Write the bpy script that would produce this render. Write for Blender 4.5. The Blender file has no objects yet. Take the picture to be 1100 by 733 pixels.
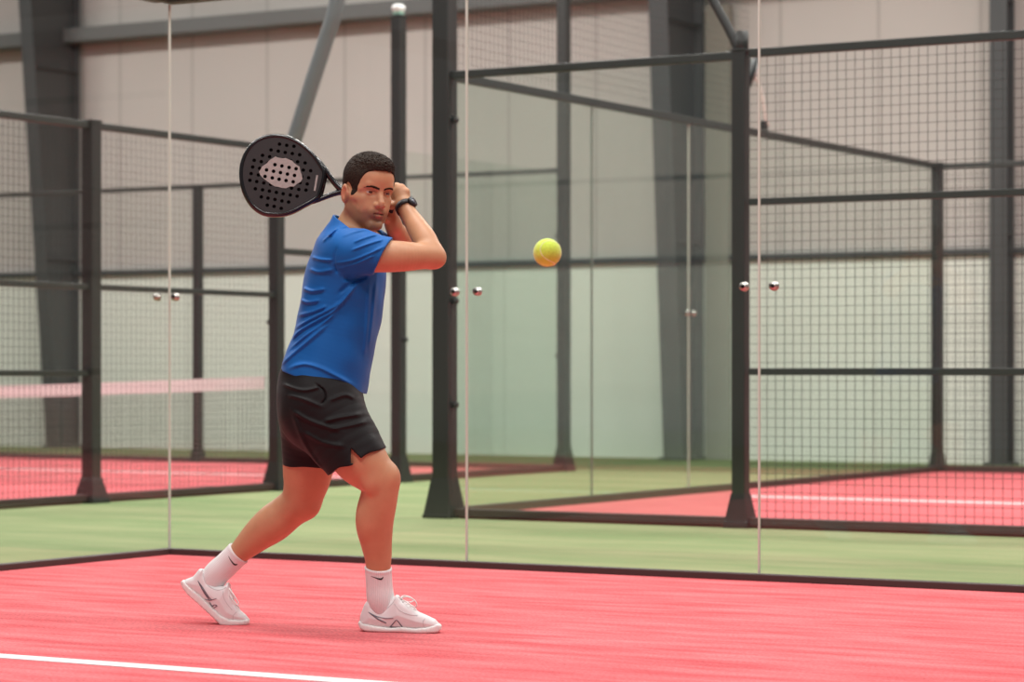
import bpy, bmesh, math, random
import numpy as np
from mathutils import Vector, Matrix, Euler
PI = math.pi
SC = bpy.context.scene
COL = SC.collection
random.seed(4)

# ----------------------------------------------------------------- camera frame
# The world axes are the near court's own: x runs along its back glass wall, y out through it,
# the origin is the court's corner on the floor.
CAM = Vector((8.146, -10.417, 0.93)); YAW = math.radians(30.52)
CU, SU = math.cos(YAW), math.sin(YAW)
FPX, HOR = 2800.0, 399.5
def cam_to_world(X, Y):
    return Vector((CAM.x + X * CU - Y * SU, CAM.y + X * SU + Y * CU))

# ----------------------------------------------------------------- helpers
def tag(o, label=None, cat=None, group=None, kind=None):
    if label: o['label'] = label
    if cat: o['category'] = cat
    if group: o['group'] = group
    if kind: o['kind'] = kind
    return o
def empty(name, loc=(0, 0, 0), rz=0.0, label=None, cat=None, group=None):
    o = bpy.data.objects.new(name, None); COL.objects.link(o)
    o.location = loc; o.rotation_euler = (0, 0, rz); o.empty_display_size = 0.1
    return tag(o, label, cat, group)
def link_mesh(name, me, mat, parent=None):
    o = bpy.data.objects.new(name, me); COL.objects.link(o)
    for m in (mat if isinstance(mat, (list, tuple)) else [mat]): me.materials.append(m)
    if parent is not None: o.parent = parent
    return o
class MB:
    def __init__(self): self.bm = bmesh.new()
    def add(self, verts, faces, mi=0, smooth=False):
        vs = [self.bm.verts.new(v) for v in verts]
        for f in faces:
            try:
                fc = self.bm.faces.new([vs[i] for i in f]); fc.material_index = mi; fc.smooth = smooth
            except ValueError: pass
        return self
    def box(self, c, s, rot=None, bev=0.0, mi=0):
        hx, hy, hz = s[0] / 2, s[1] / 2, s[2] / 2
        t = bmesh.new()
        bmesh.ops.create_cube(t, size=1.0)
        for v in t.verts: v.co = Vector((v.co.x * s[0], v.co.y * s[1], v.co.z * s[2]))
        if bev > 0:
            bmesh.ops.bevel(t, geom=list(t.edges), offset=min(bev, hx * .9, hy * .9, hz * .9), segments=2, affect='EDGES', profile=0.5)
        M = Matrix.Translation(c) @ (rot.to_4x4() if rot is not None else Matrix.Identity(4))
        self._merge(t, M, mi); return self
    def _merge(self, t, M, mi=0, smooth=False):
        mp = {v: self.bm.verts.new(M @ v.co) for v in t.verts}
        for f in t.faces:
            try:
                fc = self.bm.faces.new([mp[v] for v in f.verts]); fc.material_index = mi; fc.smooth = smooth or f.smooth
            except ValueError: pass
        t.free()
    def tube(self, pts, r, n=12, cap=True, mi=0, closed=False):
        pts = [Vector(p) for p in pts]; m = len(pts)
        rr = r if isinstance(r, (list, tuple)) else [r] * m
        rings = []; up = None
        for i, p in enumerate(pts):
            if closed: d = pts[(i + 1) % m] - pts[i - 1]
            else: d = pts[min(i + 1, m - 1)] - pts[max(i - 1, 0)]
            d.normalize()
            if up is None:
                a = Vector((0, 0, 1)) if abs(d.z) < .9 else Vector((1, 0, 0))
                up = (a - d * a.dot(d)).normalized()
            else:
                up = (up - d * up.dot(d)).normalized()
            s = d.cross(up)
            rings.append([p + (up * math.cos(2 * PI * k / n) + s * math.sin(2 * PI * k / n)) * rr[i] for k in range(n)])
        vs = [v for rg in rings for v in rg]; fs = []
        for i in range(m if closed else m - 1):
            j = (i + 1) % m
            for k in range(n):
                fs.append((i * n + k, i * n + (k + 1) % n, j * n + (k + 1) % n, j * n + k))
        if cap and not closed:
            fs.append(tuple(range(n))[::-1]); fs.append(tuple(range((m - 1) * n, m * n)))
        return self.add(vs, fs, mi, True)
    def cyl(self, a, b, r, n=16, mi=0): return self.tube([a, b], r, n, True, mi)
    def prism(self, poly, z0, z1, mi=0):
        n = len(poly)
        vs = [(x, y, z0) for x, y in poly] + [(x, y, z1) for x, y in poly]
        fs = [tuple(range(n))[::-1], tuple(range(n, 2 * n))] + [(i, (i + 1) % n, n + (i + 1) % n, n + i) for i in range(n)]
        return self.add(vs, fs, mi)
    def frustum(self, c, w0, w1, h, mi=0):
        x, y, z = c; a, b = w0 / 2, w1 / 2
        vs = [(x - a, y - a, z), (x + a, y - a, z), (x + a, y + a, z), (x - a, y + a, z),
              (x - b, y - b, z + h), (x + b, y - b, z + h), (x + b, y + b, z + h), (x - b, y + b, z + h)]
        return self.add(vs, [(3, 2, 1, 0), (4, 5, 6, 7), (0, 1, 5, 4), (1, 2, 6, 5), (2, 3, 7, 6), (3, 0, 4, 7)], mi)
    def build(self, name, mat, parent=None, M=None):
        if M is not None: self.bm.transform(M)
        bmesh.ops.recalc_face_normals(self.bm, faces=list(self.bm.faces))
        me = bpy.data.meshes.new(name); self.bm.to_mesh(me); self.bm.free()
        return link_mesh(name, me, mat, parent)

# ----------------------------------------------------------------- materials
def srgb(c):
    f = lambda v: v / 12.92 if v <= 0.04045 else ((v + 0.055) / 1.055) ** 2.4
    return tuple(f(v / 255.0) for v in c) + (1.0,)
MATS = {}
def mat(name, rgb, rough=0.6, metal=0.0, spec=0.5, noise=None, bump=None, **kw):
    """rgb: 0-255 sRGB albedo; noise=(scale, amount) varies its brightness; bump=(scale, strength, distance)."""
    m = bpy.data.materials.new(name); m.use_nodes = True; MATS[name] = m
    nt = m.node_tree; b = nt.nodes['Principled BSDF']; N = nt.nodes.new; L = nt.links.new
    c = srgb(rgb)
    b.inputs['Base Color'].default_value = c
    b.inputs['Roughness'].default_value = rough; b.inputs['Metallic'].default_value = metal
    b.inputs['Specular IOR Level'].default_value = spec
    for k, v in kw.items(): b.inputs[k.replace('_', ' ')].default_value = v
    if noise or bump:
        tc = N('ShaderNodeTexCoord')
    if noise:
        n = N('ShaderNodeTexNoise'); n.inputs['Scale'].default_value = noise[0]; n.inputs['Detail'].default_value = 4
        L(tc.outputs['Object'], n.inputs['Vector'])
        r = N('ShaderNodeMapRange'); r.inputs['To Min'].default_value = 1 - noise[1]; r.inputs['To Max'].default_value = 1 + noise[1]
        r.inputs['From Min'].default_value = .3; r.inputs['From Max'].default_value = .7
        L(n.outputs['Fac'], r.inputs['Value'])
        x = N('ShaderNodeMix'); x.data_type = 'RGBA'; x.blend_type = 'MULTIPLY'; x.inputs[0].default_value = 1
        x.inputs[6].default_value = c; L(r.outputs[0], x.inputs[7]); L(x.outputs[2], b.inputs['Base Color'])
    if bump:
        n2 = N('ShaderNodeTexNoise'); n2.inputs['Scale'].default_value = bump[0]; n2.inputs['Detail'].default_value = 3
        L(tc.outputs['Object'], n2.inputs['Vector'])
        bp = N('ShaderNodeBump'); bp.inputs['Strength'].default_value = bump[1]; bp.inputs['Distance'].default_value = bump[2]
        L(n2.outputs['Fac'], bp.inputs['Height']); L(bp.outputs[0], b.inputs['Normal'])
    return m

def turf(name, c0, c1, streak, fine=0.10):
    """Short sand-filled artificial turf: blade speckle plus brush streaks and worn sandy patches of colour c1."""
    m = bpy.data.materials.new(name); m.use_nodes = True
    nt = m.node_tree; b = nt.nodes['Principled BSDF']; N = nt.nodes.new; L = nt.links.new
    b.inputs['Roughness'].default_value = .95; b.inputs['Specular IOR Level'].default_value = .15
    tc = N('ShaderNodeTexCoord')
    mp = N('ShaderNodeMapping'); mp.inputs['Scale'].default_value = streak; mp.inputs['Rotation'].default_value = (0, 0, -.45)
    L(tc.outputs['Object'], mp.inputs['Vector'])
    n1 = N('ShaderNodeTexNoise'); n1.inputs['Scale'].default_value = 1.0; n1.inputs['Detail'].default_value = 6; n1.inputs['Roughness'].default_value = .62
    L(mp.outputs[0], n1.inputs['Vector'])
    cr = N('ShaderNodeMapRange'); cr.inputs['From Min'].default_value = .36; cr.inputs['From Max'].default_value = .66
    L(n1.outputs['Fac'], cr.inputs['Value'])
    mx = N('ShaderNodeMix'); mx.data_type = 'RGBA'; mx.inputs[6].default_value = srgb(c0); mx.inputs[7].default_value = srgb(c1)
    L(cr.outputs[0], mx.inputs[0])
    n2 = N('ShaderNodeTexNoise'); n2.inputs['Scale'].default_value = 85; n2.inputs['Detail'].default_value = 4
    L(tc.outputs['Object'], n2.inputs['Vector'])
    r2 = N('ShaderNodeMapRange'); r2.inputs['From Min'].default_value = .3; r2.inputs['From Max'].default_value = .7
    r2.inputs['To Min'].default_value = 1 - fine; r2.inputs['To Max'].default_value = 1 + fine
    L(n2.outputs['Fac'], r2.inputs['Value'])
    m2 = N('ShaderNodeMix'); m2.data_type = 'RGBA'; m2.blend_type = 'MULTIPLY'; m2.inputs[0].default_value = 1
    L(mx.outputs[2], m2.inputs[6]); L(r2.outputs[0], m2.inputs[7]); L(m2.outputs[2], b.inputs['Base Color'])
    bp = N('ShaderNodeBump'); bp.inputs['Strength'].default_value = .35; bp.inputs['Distance'].default_value = .004
    L(n2.outputs['Fac'], bp.inputs['Height']); L(bp.outputs[0], b.inputs['Normal'])
    return m

def glass(name, tint, refl):
    m = bpy.data.materials.new(name); m.use_nodes = True
    nt = m.node_tree; nt.nodes.clear(); N = nt.nodes.new; L = nt.links.new
    out = N('ShaderNodeOutputMaterial'); t = N('ShaderNodeBsdfTransparent'); t.inputs[0].default_value = tint + (1,)
    g = N('ShaderNodeBsdfGlossy'); g.inputs['Roughness'].default_value = .02
    lw = N('ShaderNodeLayerWeight'); lw.inputs['Blend'].default_value = .5
    pw = N('ShaderNodeMath'); pw.operation = 'POWER'; pw.inputs[1].default_value = 4.0; L(lw.outputs['Facing'], pw.inputs[0])
    mu = N('ShaderNodeMath'); mu.operation = 'MULTIPLY_ADD'; mu.inputs[1].default_value = .55; mu.inputs[2].default_value = refl
    L(pw.outputs[0], mu.inputs[0])
    mx = N('ShaderNodeMixShader'); L(mu.outputs[0], mx.inputs[0]); L(t.outputs[0], mx.inputs[1]); L(g.outputs[0], mx.inputs[2])
    L(mx.outputs[0], out.inputs[0])
    return m

M_RED = turf('red_turf', (200, 85, 90), (219, 119, 122), (1.6, 9.0, 1), .28)
M_REDFAR = turf('red_turf_far', (208, 98, 103), (220, 116, 120), (1.2, 6.0, 1), .1)
M_GREEN = turf('green_turf', (128, 147, 101), (158, 162, 121), (.5, 1.6, 1), .08)
M_LINE = mat('white_line', (228, 222, 222), .9, noise=(60, .05))
M_BLACK = mat('black_steel', (38, 37, 35), .5, noise=(3, .12))
M_BASE = mat('black_channel', (66, 48, 46), .55)
M_RAIL = mat('dark_green_steel', (44, 46, 43), .5)
M_WIRE = mat('wire', (48, 47, 44), .55)
M_CHROME = mat('brushed_steel', (190, 186, 180), .38, 1.0)
M_COLUMN = mat('grey_painted_steel', (62, 63, 63), .5, noise=(2, .06))
M_LAMPPOLE = mat('grey_galvanised_tube', (112, 118, 120), .45, .2)
M_WHITE = mat('white_plastic', (228, 230, 228), .4)
M_SEAM = mat('polished_glass_edge', (196, 196, 186), .25)
M_SEAMD = mat('grey_glass_edge', (128, 132, 124), .3)
M_GLASS = glass('clear_glass', (.982, .990, .984), .025)
M_GLASSB = glass('green_glass', (.945, .978, .958), .055)
M_NET = mat('net_cord', (120, 118, 112), .8)
M_TAPE = mat('net_tape', (246, 244, 243), .8)

def wall_mat(name, rgb, pitch, depth):
    """Sheet cladding: narrow joint every `pitch` metres along the wall."""
    m = mat(name, rgb, .7, noise=(.35, .05))
    nt = m.node_tree; b = nt.nodes['Principled BSDF']; N = nt.nodes.new; L = nt.links.new
    tc = N('ShaderNodeTexCoord'); sx = N('ShaderNodeSeparateXYZ'); L(tc.outputs['Object'], sx.inputs[0])
    d = N('ShaderNodeMath'); d.operation = 'DIVIDE'; d.inputs[1].default_value = pitch; L(sx.outputs[0], d.inputs[0])
    f = N('ShaderNodeMath'); f.operation = 'FRACT'; L(d.outputs[0], f.inputs[0])
    g = N('ShaderNodeMath'); g.operation = 'LESS_THAN'; g.inputs[1].default_value = .035 / pitch; L(f.outputs[0], g.inputs[0])
    x = N('ShaderNodeMix'); x.data_type = 'RGBA'; x.blend_type = 'MULTIPLY'
    src = b.inputs['Base Color'].links[0].from_socket
    s = N('ShaderNodeMath'); s.operation = 'MULTIPLY'; s.inputs[1].default_value = depth; L(g.outputs[0], s.inputs[0])
    L(s.outputs[0], x.inputs[0]); L(src, x.inputs[6]); x.inputs[7].default_value = (.35, .33, .32, 1); L(x.outputs[2], b.inputs['Base Color'])
    return m
M_WALLUP = wall_mat('beige_sheet_cladding', (184, 177, 171), 1.1, .35)
M_WALLLOW = wall_mat('pale_wall_panels', (216, 217, 207), 2.2, .25)
M_COLSHADE = mat('taupe_column_shade', (140, 136, 124), .7)

# ----------------------------------------------------------------- the hall
def struct(name, mb, m): return tag(mb.build(name, m), kind='structure')
WT = 14.35                                     # the hall's long wall
struct('floor', MB().box((-4, 2, -.1), (64, 42, .2)), M_GREEN)
struct('wall_back', MB().box((-4, WT + .25, 5.2), (64, .2, 6.4)), M_WALLUP)
struct('wall_back_lower', MB().box((-4, WT + .2, 1.05), (64, .3, 2.1)), M_WALLLOW)
struct('trim_1', MB().box((-4, WT + .1, 2.13), (64, .22, .06), bev=.01), M_COLUMN)          # rail between the two wall materials
struct('trim_2', MB().box((-4, WT, 5.03), (64, .34, .17), bev=.01), mat('light_grey_girt', (98, 99, 97), .55))          # girt high on the wall

SURF = .012
def slab(name, x0, x1, y0, y1, m):
    return struct(name, MB().box(((x0 + x1) / 2, (y0 + y1) / 2, SURF / 2), (x1 - x0, y1 - y0, SURF)), m)
slab('floor_court_red', 0.0, 9.4, -18, 0.0, M_RED)
slab('floor_neighbour_court_red', -.65, 17, 3.66, 12.2, M_REDFAR)
slab('floor_side_court_red', -12.6, -3.8, -7.0, 10.8, M_REDFAR)
def line(name, x0, x1, y0, y1):
    return struct(name, MB().box(((x0 + x1) / 2, (y0 + y1) / 2, SURF + .0012), (x1 - x0, y1 - y0, .0024)), M_LINE)
struct('floor_edge_turf', MB().box((-4, 12.9, .003), (64, 2.9, .006)), turf('dark_green_turf', (96, 112, 72), (112, 122, 84), (.6, 1.5, 1), .08))
line('trim_3_court_line', 0.05, 9.4, -4.06, -3.97)
line('trim_4_court_line', -.1, 17, 6.90, 7.05)
line('trim_5_court_line', -12.5, -3.9, 8.3, 8.4)

# base channels that hold the near court's glass
def channel(name, x0, y0, x1, y1, h=.032, w=.06):
    d = Vector((x1 - x0, y1 - y0, 0)); a = math.atan2(d.y, d.x)
    return struct(name, MB().box(((x0 + x1) / 2, (y0 + y1) / 2, SURF + h / 2), (d.length, w, h), rot=Matrix.Rotation(a, 3, 'Z'), bev=.004), M_BASE)
channel('baseboard_back', -.03, 0, 9.4, 0, .03)
channel('baseboard_left', 0, -.03, 0, -8, .03)
channel('baseboard_neighbour_front', -.65, 3.66, 17, 3.66, .05, .08)
channel('baseboard_neighbour_end', -.65, 3.70, -.65, 12.2, .05, .08)
channel('baseboard_neighbour_far', -.65, 12.2, 17, 12.2, .06, .08)
channel('baseboard_side_court', -3.8, -7, -3.8, 10.8, .05, .08)
channel('baseboard_side_court_end', -12.6, 10.8, -3.84, 10.8, .05, .08)

# ----------------------------------------------------------------- steel columns against the wall
def column(x, wf, d0, d1, H, label, tf=.02, tw=.016):
    """Tapered I-section: outer flange flat on the wall, inner flange leaning into the hall."""
    r = empty('steel_column', (x, WT, 0)); mb = MB()
    yb = 0.04
    def quad_prism(poly_yz, x0, x1):
        vs = [(x0, y, z) for y, z in poly_yz] + [(x1, y, z) for y, z in poly_yz]; n = len(poly_yz)
        mb.add(vs, [tuple(range(n)), tuple(range(n, 2 * n))[::-1]] + [(i, n + i, n + (i + 1) % n, (i + 1) % n) for i in range(n)])
    quad_prism([(yb, 0), (yb - tf, 0), (yb - tf, H), (yb, H)], -wf / 2, wf / 2)
    quad_prism([(yb - d0, 0), (yb - d0 + tf, 0), (yb - d1 + tf, H), (yb - d1, H)], -wf / 2, wf / 2)
    quad_prism([(yb - tf, 0), (yb - d0 + tf, 0), (yb - d1 + tf, H), (yb - tf, H)], -tw / 2, tw / 2)
    mb.box((0, yb - d0 / 2, .0175), (wf + .1, d0 + .04, .035))
    for z in (2.3, 4.6):
        dd = d0 + (d1 - d0) * z / H
        mb.box((0, yb - dd / 2, z), (wf - .02, dd - 2 * tf, .014))
    o = mb.build('steel_column', M_COLUMN); o.location = (x, WT, 0)
    bpy.data.objects.remove(r)
    return tag(o, label, 'column', kind='structure')
def wall_x(px, y=None):
    """x where the sight line through pixel column px meets the wall plane y."""
    y = WT - .3 if y is None else y
    k = (px - 550) / FPX
    Y = (y - CAM.y) / (k * SU + CU)
    return cam_to_world(k * Y, Y).x
column(wall_x(77, WT), .19, .40, 1.02, 6.6, 'dark grey tapered steel column at the far left of the hall wall')
column(wall_x(744, WT), .22, .50, .98, 6.6, 'grey steel column behind the green glass of the neighbouring court')
column(wall_x(1079, WT), .18, .22, .22, 6.6, 'narrow straight grey column behind the wire fence on the right')
struct('column_shade_box', MB().box((wall_x(771, WT), WT + .02, 2.4), (.27, .1, 4.8), bev=.006), M_COLSHADE)  # added box, its taupe stands in for the column's shadow on the wall

# ----------------------------------------------------------------- court posts
def fence_post(x, y, H, w, label, foot=.16, footw=1.9, rz=0.0, bolts=(), cap=True, group='black steel court posts'):
    r = empty('fence_post', (x, y, 0), rz, label, 'post', group)
    MB().box((0, 0, H / 2 + .01), (w, w, H - .02), bev=.008).build('post_shaft', M_BLACK, r)
    f = MB(); f.box((0, 0, .012), (w * footw, w * footw, .024), bev=.004); f.frustum((0, 0, .024), w * footw * .94, w * 1.04, foot)
    f.build('flared_foot', M_BLACK, r)
    for sx in (-1, 1):
        for sy in (-1, 1):
            MB().cyl((sx * w * footw * .43, sy * w * footw * .43, .02), (sx * w * footw * .43, sy * w * footw * .43, .045), .009, 8).build('anchor_bolt', M_BLACK, r)
    if cap: MB().box((0, 0, H + .006), (w + .012, w + .012, .014), bev=.004).build('post_cap', M_BLACK, r)
    for z, dx in bolts:
        MB().cyl((dx * w / 2, 0, z), (dx * (w / 2 + .035), 0, z), .02, 12).build('clamp_bolt', M_BLACK, r)
    return r
BX0, BY0, BY1, BH = -.65, 3.66, 12.2, 2.84
CX0, CY1, CH = -3.8, 10.8, 2.70
fence_post(BX0, BY0, 4.3, .12, 'tall black post with flared foot beside the player, at the corner of the neighbouring court', .23, 1.75, bolts=((.72, 1), (2.53, 1), (1.38, 1)))
fence_post(1.43, BY0, BH, .085, 'black post with flared foot where the wire fence meets the clear glass panel', .18, 1.9)
fence_post(BX0, BY1, BH, .095, 'black post at the distant right corner of the neighbouring court, behind the wire fence', .16, 1.5)
fence_post(CX0, 3.98, CH, .10, 'black post with flared foot in the side court fence, in front of the tapered column', .16, 1.9)
fence_post(CX0, 6.22, CH, .095, 'black post below the racket, at the near side of the side court gateway', .2, 1.9, bolts=((1.32, -1),))
fence_post(CX0, 7.97, 3.91, .10, 'black post just behind the player chest and knee, with a small white lamp on top', .2, 1.8, bolts=((1.2, 1),))
fence_post(CX0, CY1, 4.6, .10, 'tall black post behind the flying ball, at the far corner of the side court', .2, 1.7, bolts=((1.08, -1), (2.2, -1)))
fence_post(-8.07, CY1, CH + .12, .085, 'thin black post on the far side of the side court, left of the racket', .12, 1.5)

# ----------------------------------------------------------------- wire mesh fences
def mesh_fence(x0, y0, x1, y1, H, rails, label, pitch=.05, wire=.0029, rail_w=.042, top_w=.05, group='wire mesh fence panels', z0=.05, grid=True, top=True):
    d = Vector((x1 - x0, y1 - y0, 0)); Ln = d.length; a = math.atan2(d.y, d.x)
    r = empty('mesh_fence', (x0, y0, 0), a, label, 'fence', group)
    if top: MB().box((Ln / 2, 0, H - top_w / 2), (Ln, top_w, top_w), bev=.006).build('top_rail', M_RAIL, r)
    for z in rails:
        MB().box((Ln / 2, 0, z), (Ln, rail_w, rail_w), bev=.005).build('middle_rail', M_RAIL, r)
    if grid:
        w = MB(); n = int(Ln / pitch); e = wire / 2
        for i in range(1, n):
            x = i * Ln / n
            w.add([(x - e, -e, z0), (x + e, -e, z0), (x + e, e, z0), (x - e, e, z0), (x - e, -e, H - top_w), (x + e, -e, H - top_w), (x + e, e, H - top_w), (x - e, e, H - top_w)],
                  [(0, 1, 5, 4), (1, 2, 6, 5), (2, 3, 7, 6), (3, 0, 4, 7)])
        m = int((H - top_w - z0) / pitch); yo = wire
        for j in range(1, m):
            z = z0 + j * (H - top_w - z0) / m
            w.add([(0, yo - e, z - e), (0, yo + e, z - e), (0, yo + e, z + e), (0, yo - e, z + e), (Ln, yo - e, z - e), (Ln, yo + e, z - e), (Ln, yo + e, z + e), (Ln, yo - e, z + e)],
                  [(0, 1, 5, 4), (1, 2, 6, 5), (2, 3, 7, 6), (3, 0, 4, 7)])
        w.build('wire_mesh', M_WIRE, r)
    return r
mesh_fence(1.49, BY0, 3.4, BY0, BH + .01, (1.94, .93), 'black wire fence panel with two cross rails, right side of the picture', .055)
mesh_fence(3.4, BY0, 6.2, BY0, BH + .01, (1.94, .93), 'black wire fence panel next along, mostly past the right edge', .055)
mesh_fence(BX0 + .05, BY1, 6.5, BY1, BH, (), 'distant wire fence on the far long side of the neighbouring court', .055, wire=.003)
mesh_fence(CX0, .9, CX0, 3.93, CH, (1.53, .92), 'wire fence panel with two cross rails at the left edge, left of the flared post', .055, wire=.0024)
mesh_fence(CX0, 4.03, CX0, 6.17, CH, (1.53,), 'wire fence panel with one cross rail, between the two posts left of the player', .055, wire=.0018)
mesh_fence(CX0, 6.27, CX0, 7.92, 1.90, (), 'dark lintel bar across the side court gateway, just behind the player back', grid=False)
mesh_fence(BX0, BY0 + .06, BX0, 8.2, 4.2, (), 'fine wire mesh above the green glass end wall of the neighbouring court', .055, wire=.0017, z0=2.86)

# ----------------------------------------------------------------- glass
def clip(parent, x, z, ysign=-1, out=.03):
    """Round steel point fixing through the pane, a disc on a short stud."""
    mb = MB(); mb.cyl((x, 0, z), (x, ysign * out, z), .009, 10); mb.cyl((x, ysign * (out - .012), z), (x, ysign * out, z), .019, 18)
    mb.cyl((x, ysign * .007, z), (x, ysign * .012, z), .022, 18)
    return mb.build('steel_clip', M_CHROME, parent)
def glass_panel(x0, y0, x1, y1, H, label, m, z0=.03, th=.012, gap=.006, clips=(), edges=(), group='glass wall panels', rail=0, ys=-1, edge_mat=None):
    d = Vector((x1 - x0, y1 - y0, 0)); Ln = d.length; a = math.atan2(d.y, d.x)
    r = empty('glass_panel', (x0, y0, 0), a, label, 'glass panel', group)
    MB().box((Ln / 2, 0, (z0 + H) / 2), (Ln - 2 * gap, th, H - z0)).build('pane', m, r)
    for e in edges:
        x = gap if e == 0 else Ln - gap
        MB().box((x, 0, (z0 + H) / 2), (.007, th + .001, H - z0)).build('polished_edge', edge_mat or M_SEAM, r)
    for x, z in clips: clip(r, x if x >= 0 else Ln + x, z, ys)
    if rail: MB().box((Ln / 2, 0, H + rail / 2), (Ln, rail, rail), bev=.006).build('top_rail', M_RAIL, r)
    return r
GH, CZ = 2.775, 1.305
glass_panel(0, 0, 1.765, 0, GH, 'clear glass panel of the back wall directly behind the player', M_GLASS, clips=((.055, CZ), (-.062, CZ)), edges=(0, 1))
glass_panel(1.765, 0, 3.272, 0, GH, 'clear glass panel of the back wall behind the flying ball', M_GLASS, clips=((.062, CZ), (-.072, CZ)), edges=(1,))
glass_panel(3.272, 0, 5.01, 0, GH, 'clear glass panel of the back wall at the right edge of the picture', M_GLASS, clips=((.072, CZ),), edges=(1,))
glass_panel(0, -1.765, 0, 0, GH, 'clear glass panel of the side wall at the left edge, up to the court corner', M_GLASS, clips=((-.07, CZ),), edges=(0,), ys=1)
tr = MB().box((2.5, 0, GH + .055), (5.02, .09, .1), bev=.008).build('baseboard_top_back', M_BLACK); tr.name = 'trim_7'; tag(tr, kind='structure')
tr = MB().box((0, -2.5, GH + .055), (.09, 4.9, .1), bev=.008).build('trim_8', M_BLACK); tag(tr, kind='structure')

glass_panel(BX0 + .06, BY0, 1.39, BY0, BH - .05, 'green tinted glass between the tall corner post and the wire fence post', M_GLASSB, z0=.05, rail=.05)
ys_ = [BY0 + .06, 5.61, 7.12, 8.85, 10.5, BY1 - .05]
lb = ['green glass pane of the neighbouring end wall nearest the tall corner post', 'green glass pane of the neighbouring end wall, left of the grey steel column',
      'green glass pane of the neighbouring end wall, in front of the grey steel column', 'end wall glass pane behind the wire fence, just right of its first post',
      'end wall glass pane behind the wire fence, reaching the distant corner post']
for i in range(5):
    glass_panel(BX0, ys_[i], BX0, ys_[i + 1], BH - .05, lb[i], M_GLASSB, z0=.05, rail=.055, edges=(1,) if i in (0, 1) else (), edge_mat=M_SEAMD if i == 0 else M_SEAM,
                clips=((-.05, 1.37),) if i == 1 else ((.05, 1.37),) if i == 2 else (), group='green glass end wall panes')
glass_panel(CX0, 8.02, CX0, CY1 - .05, BH - .05, 'green glass panel between the post behind the player and the one behind the ball', M_GLASSB, z0=.05)
xs_ = [CX0 - .05, -6.05, -8.40]
for i, (xa, xb) in enumerate(((-6.05, -3.86), (-8.02, -6.05), (-12.6, -8.12))):
    glass_panel(xa, CY1, xb, CY1, BH - .05, ['far glass pane of the side court behind the player head', 'far glass pane of the side court under the racket head',
                'far glass pane of the side court left of the thin post'][i], M_GLASS, z0=.05, rail=.045, group='far glass panes of the side court')

# ----------------------------------------------------------------- the side court's net
nr = empty('court_net', (CX0 - .1, 6.2, 0), PI, 'white topped court net on the side court, seen through the wire fence at left', 'net')
Ln = 8.6
def sag(x): return .895 - .10 * math.sin(PI * min(1, x / Ln))
mb = MB(); n = 40
for i in range(n):
    a, b = i * Ln / n, (i + 1) * Ln / n
    za, zb = sag(a), sag(b)
    for y0, y1 in ((-.006, .006),):
        mb.add([(a, y0, za - .1), (a, y1, za - .1), (a, y1, za), (a, y0, za), (b, y0, zb - .1), (b, y1, zb - .1), (b, y1, zb), (b, y0, zb)],
               [(0, 1, 5, 4), (1, 2, 6, 5), (2, 3, 7, 6), (3, 0, 4, 7)])
mb.build('white_tape', M_TAPE, nr)
mb = MB(); e = .0016
for i in range(0, 215):
    x = .02 + i * .04
    mb.add([(x - e, -e, .02), (x + e, -e, .02), (x + e, e, .02), (x - e, e, .02), (x - e, -e, sag(x) - .1), (x + e, -e, sag(x) - .1), (x + e, e, sag(x) - .1), (x - e, e, sag(x) - .1)],
           [(0, 1, 5, 4), (1, 2, 6, 5), (2, 3, 7, 6), (3, 0, 4, 7)])
for j in range(20):
    f = j / 20
    for i in range(n):
        a, b = i * Ln / n, (i + 1) * Ln / n
        za, zb = .02 + f * (sag(a) - .12), .02 + f * (sag(b) - .12)
        mb.add([(a, -e, za - e), (a, e, za - e), (a, e, za + e), (a, -e, za + e), (b, -e, zb - e), (b, e, zb - e), (b, e, zb + e), (b, -e, zb + e)],
               [(0, 1, 5, 4), (1, 2, 6, 5), (2, 3, 7, 6), (3, 0, 4, 7)])
mb.build('netting', M_NET, nr)

# ----------------------------------------------------------------- lamp poles and small fittings
def proj_plane_y(px, py, y):
    k = (px - 550) / FPX; Y = (y - CAM.y) / (k * SU + CU); p = cam_to_world(k * Y, Y)
    return Vector((p.x, p.y, CAM.z + (HOR - py) / FPX * Y))
def spline(pts, n=8):
    pts = [Vector(p) for p in pts]; out = []
    P = [pts[0] * 2 - pts[1]] + pts + [pts[-1] * 2 - pts[-2]]
    for i in range(1, len(P) - 2):
        for k in range(n):
            t = k / n; a, b, c, d = P[i - 1:i + 3]
            out.append(.5 * ((2 * b) + (c - a) * t + (2 * a - 5 * b + 4 * c - d) * t * t + (3 * b - a - 3 * c + d) * t ** 3))
    out.append(pts[-1]); return out
def lamp_pole(base, pts, r, label, m):
    b = empty('lamp_pole', base, 0, label, 'lamp pole', 'curved floodlight poles')
    L = [Vector(p) - Vector(base) for p in pts]
    MB().tube(spline(L), r, 14).build('curved_tube', m, b)
    MB().cyl(L[0] + Vector((0, 0, -.05)), L[0] + Vector((0, 0, .09)), r * 1.35, 14).build('collar', M_BLACK, b)
    h = MB(); e = L[-1]; h.box(e + Vector((0, 0, .02)), (.42, .34, .07), bev=.02); h.build('lamp_head', M_BLACK, b)
    MB().box(e + Vector((0, 0, -.022)), (.36, .28, .012)).build('lens', M_WHITE, b)
    return b
P1 = [proj_plane_y(px, py, 6.22) for px, py in ((304, 178), (316, 150), (333, 96), (349, 46), (361, 6), (366, -60), (352, -130))]
P1 = [Vector((CX0 + .118, 6.22, CH - .12))] + P1
lamp_pole(P1[0], P1, .062, 'thick grey lamp tube rising behind the racket and leaning right', M_LAMPPOLE)
P2 = [proj_plane_y(px, py, BY0 + .02) for px, py in ((795, 58), (789, 44), (780, 26), (770, 8), (758, -14), (735, -40))]
P2 = [Vector((1.44, BY0, BH + .03))] + P2
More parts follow.
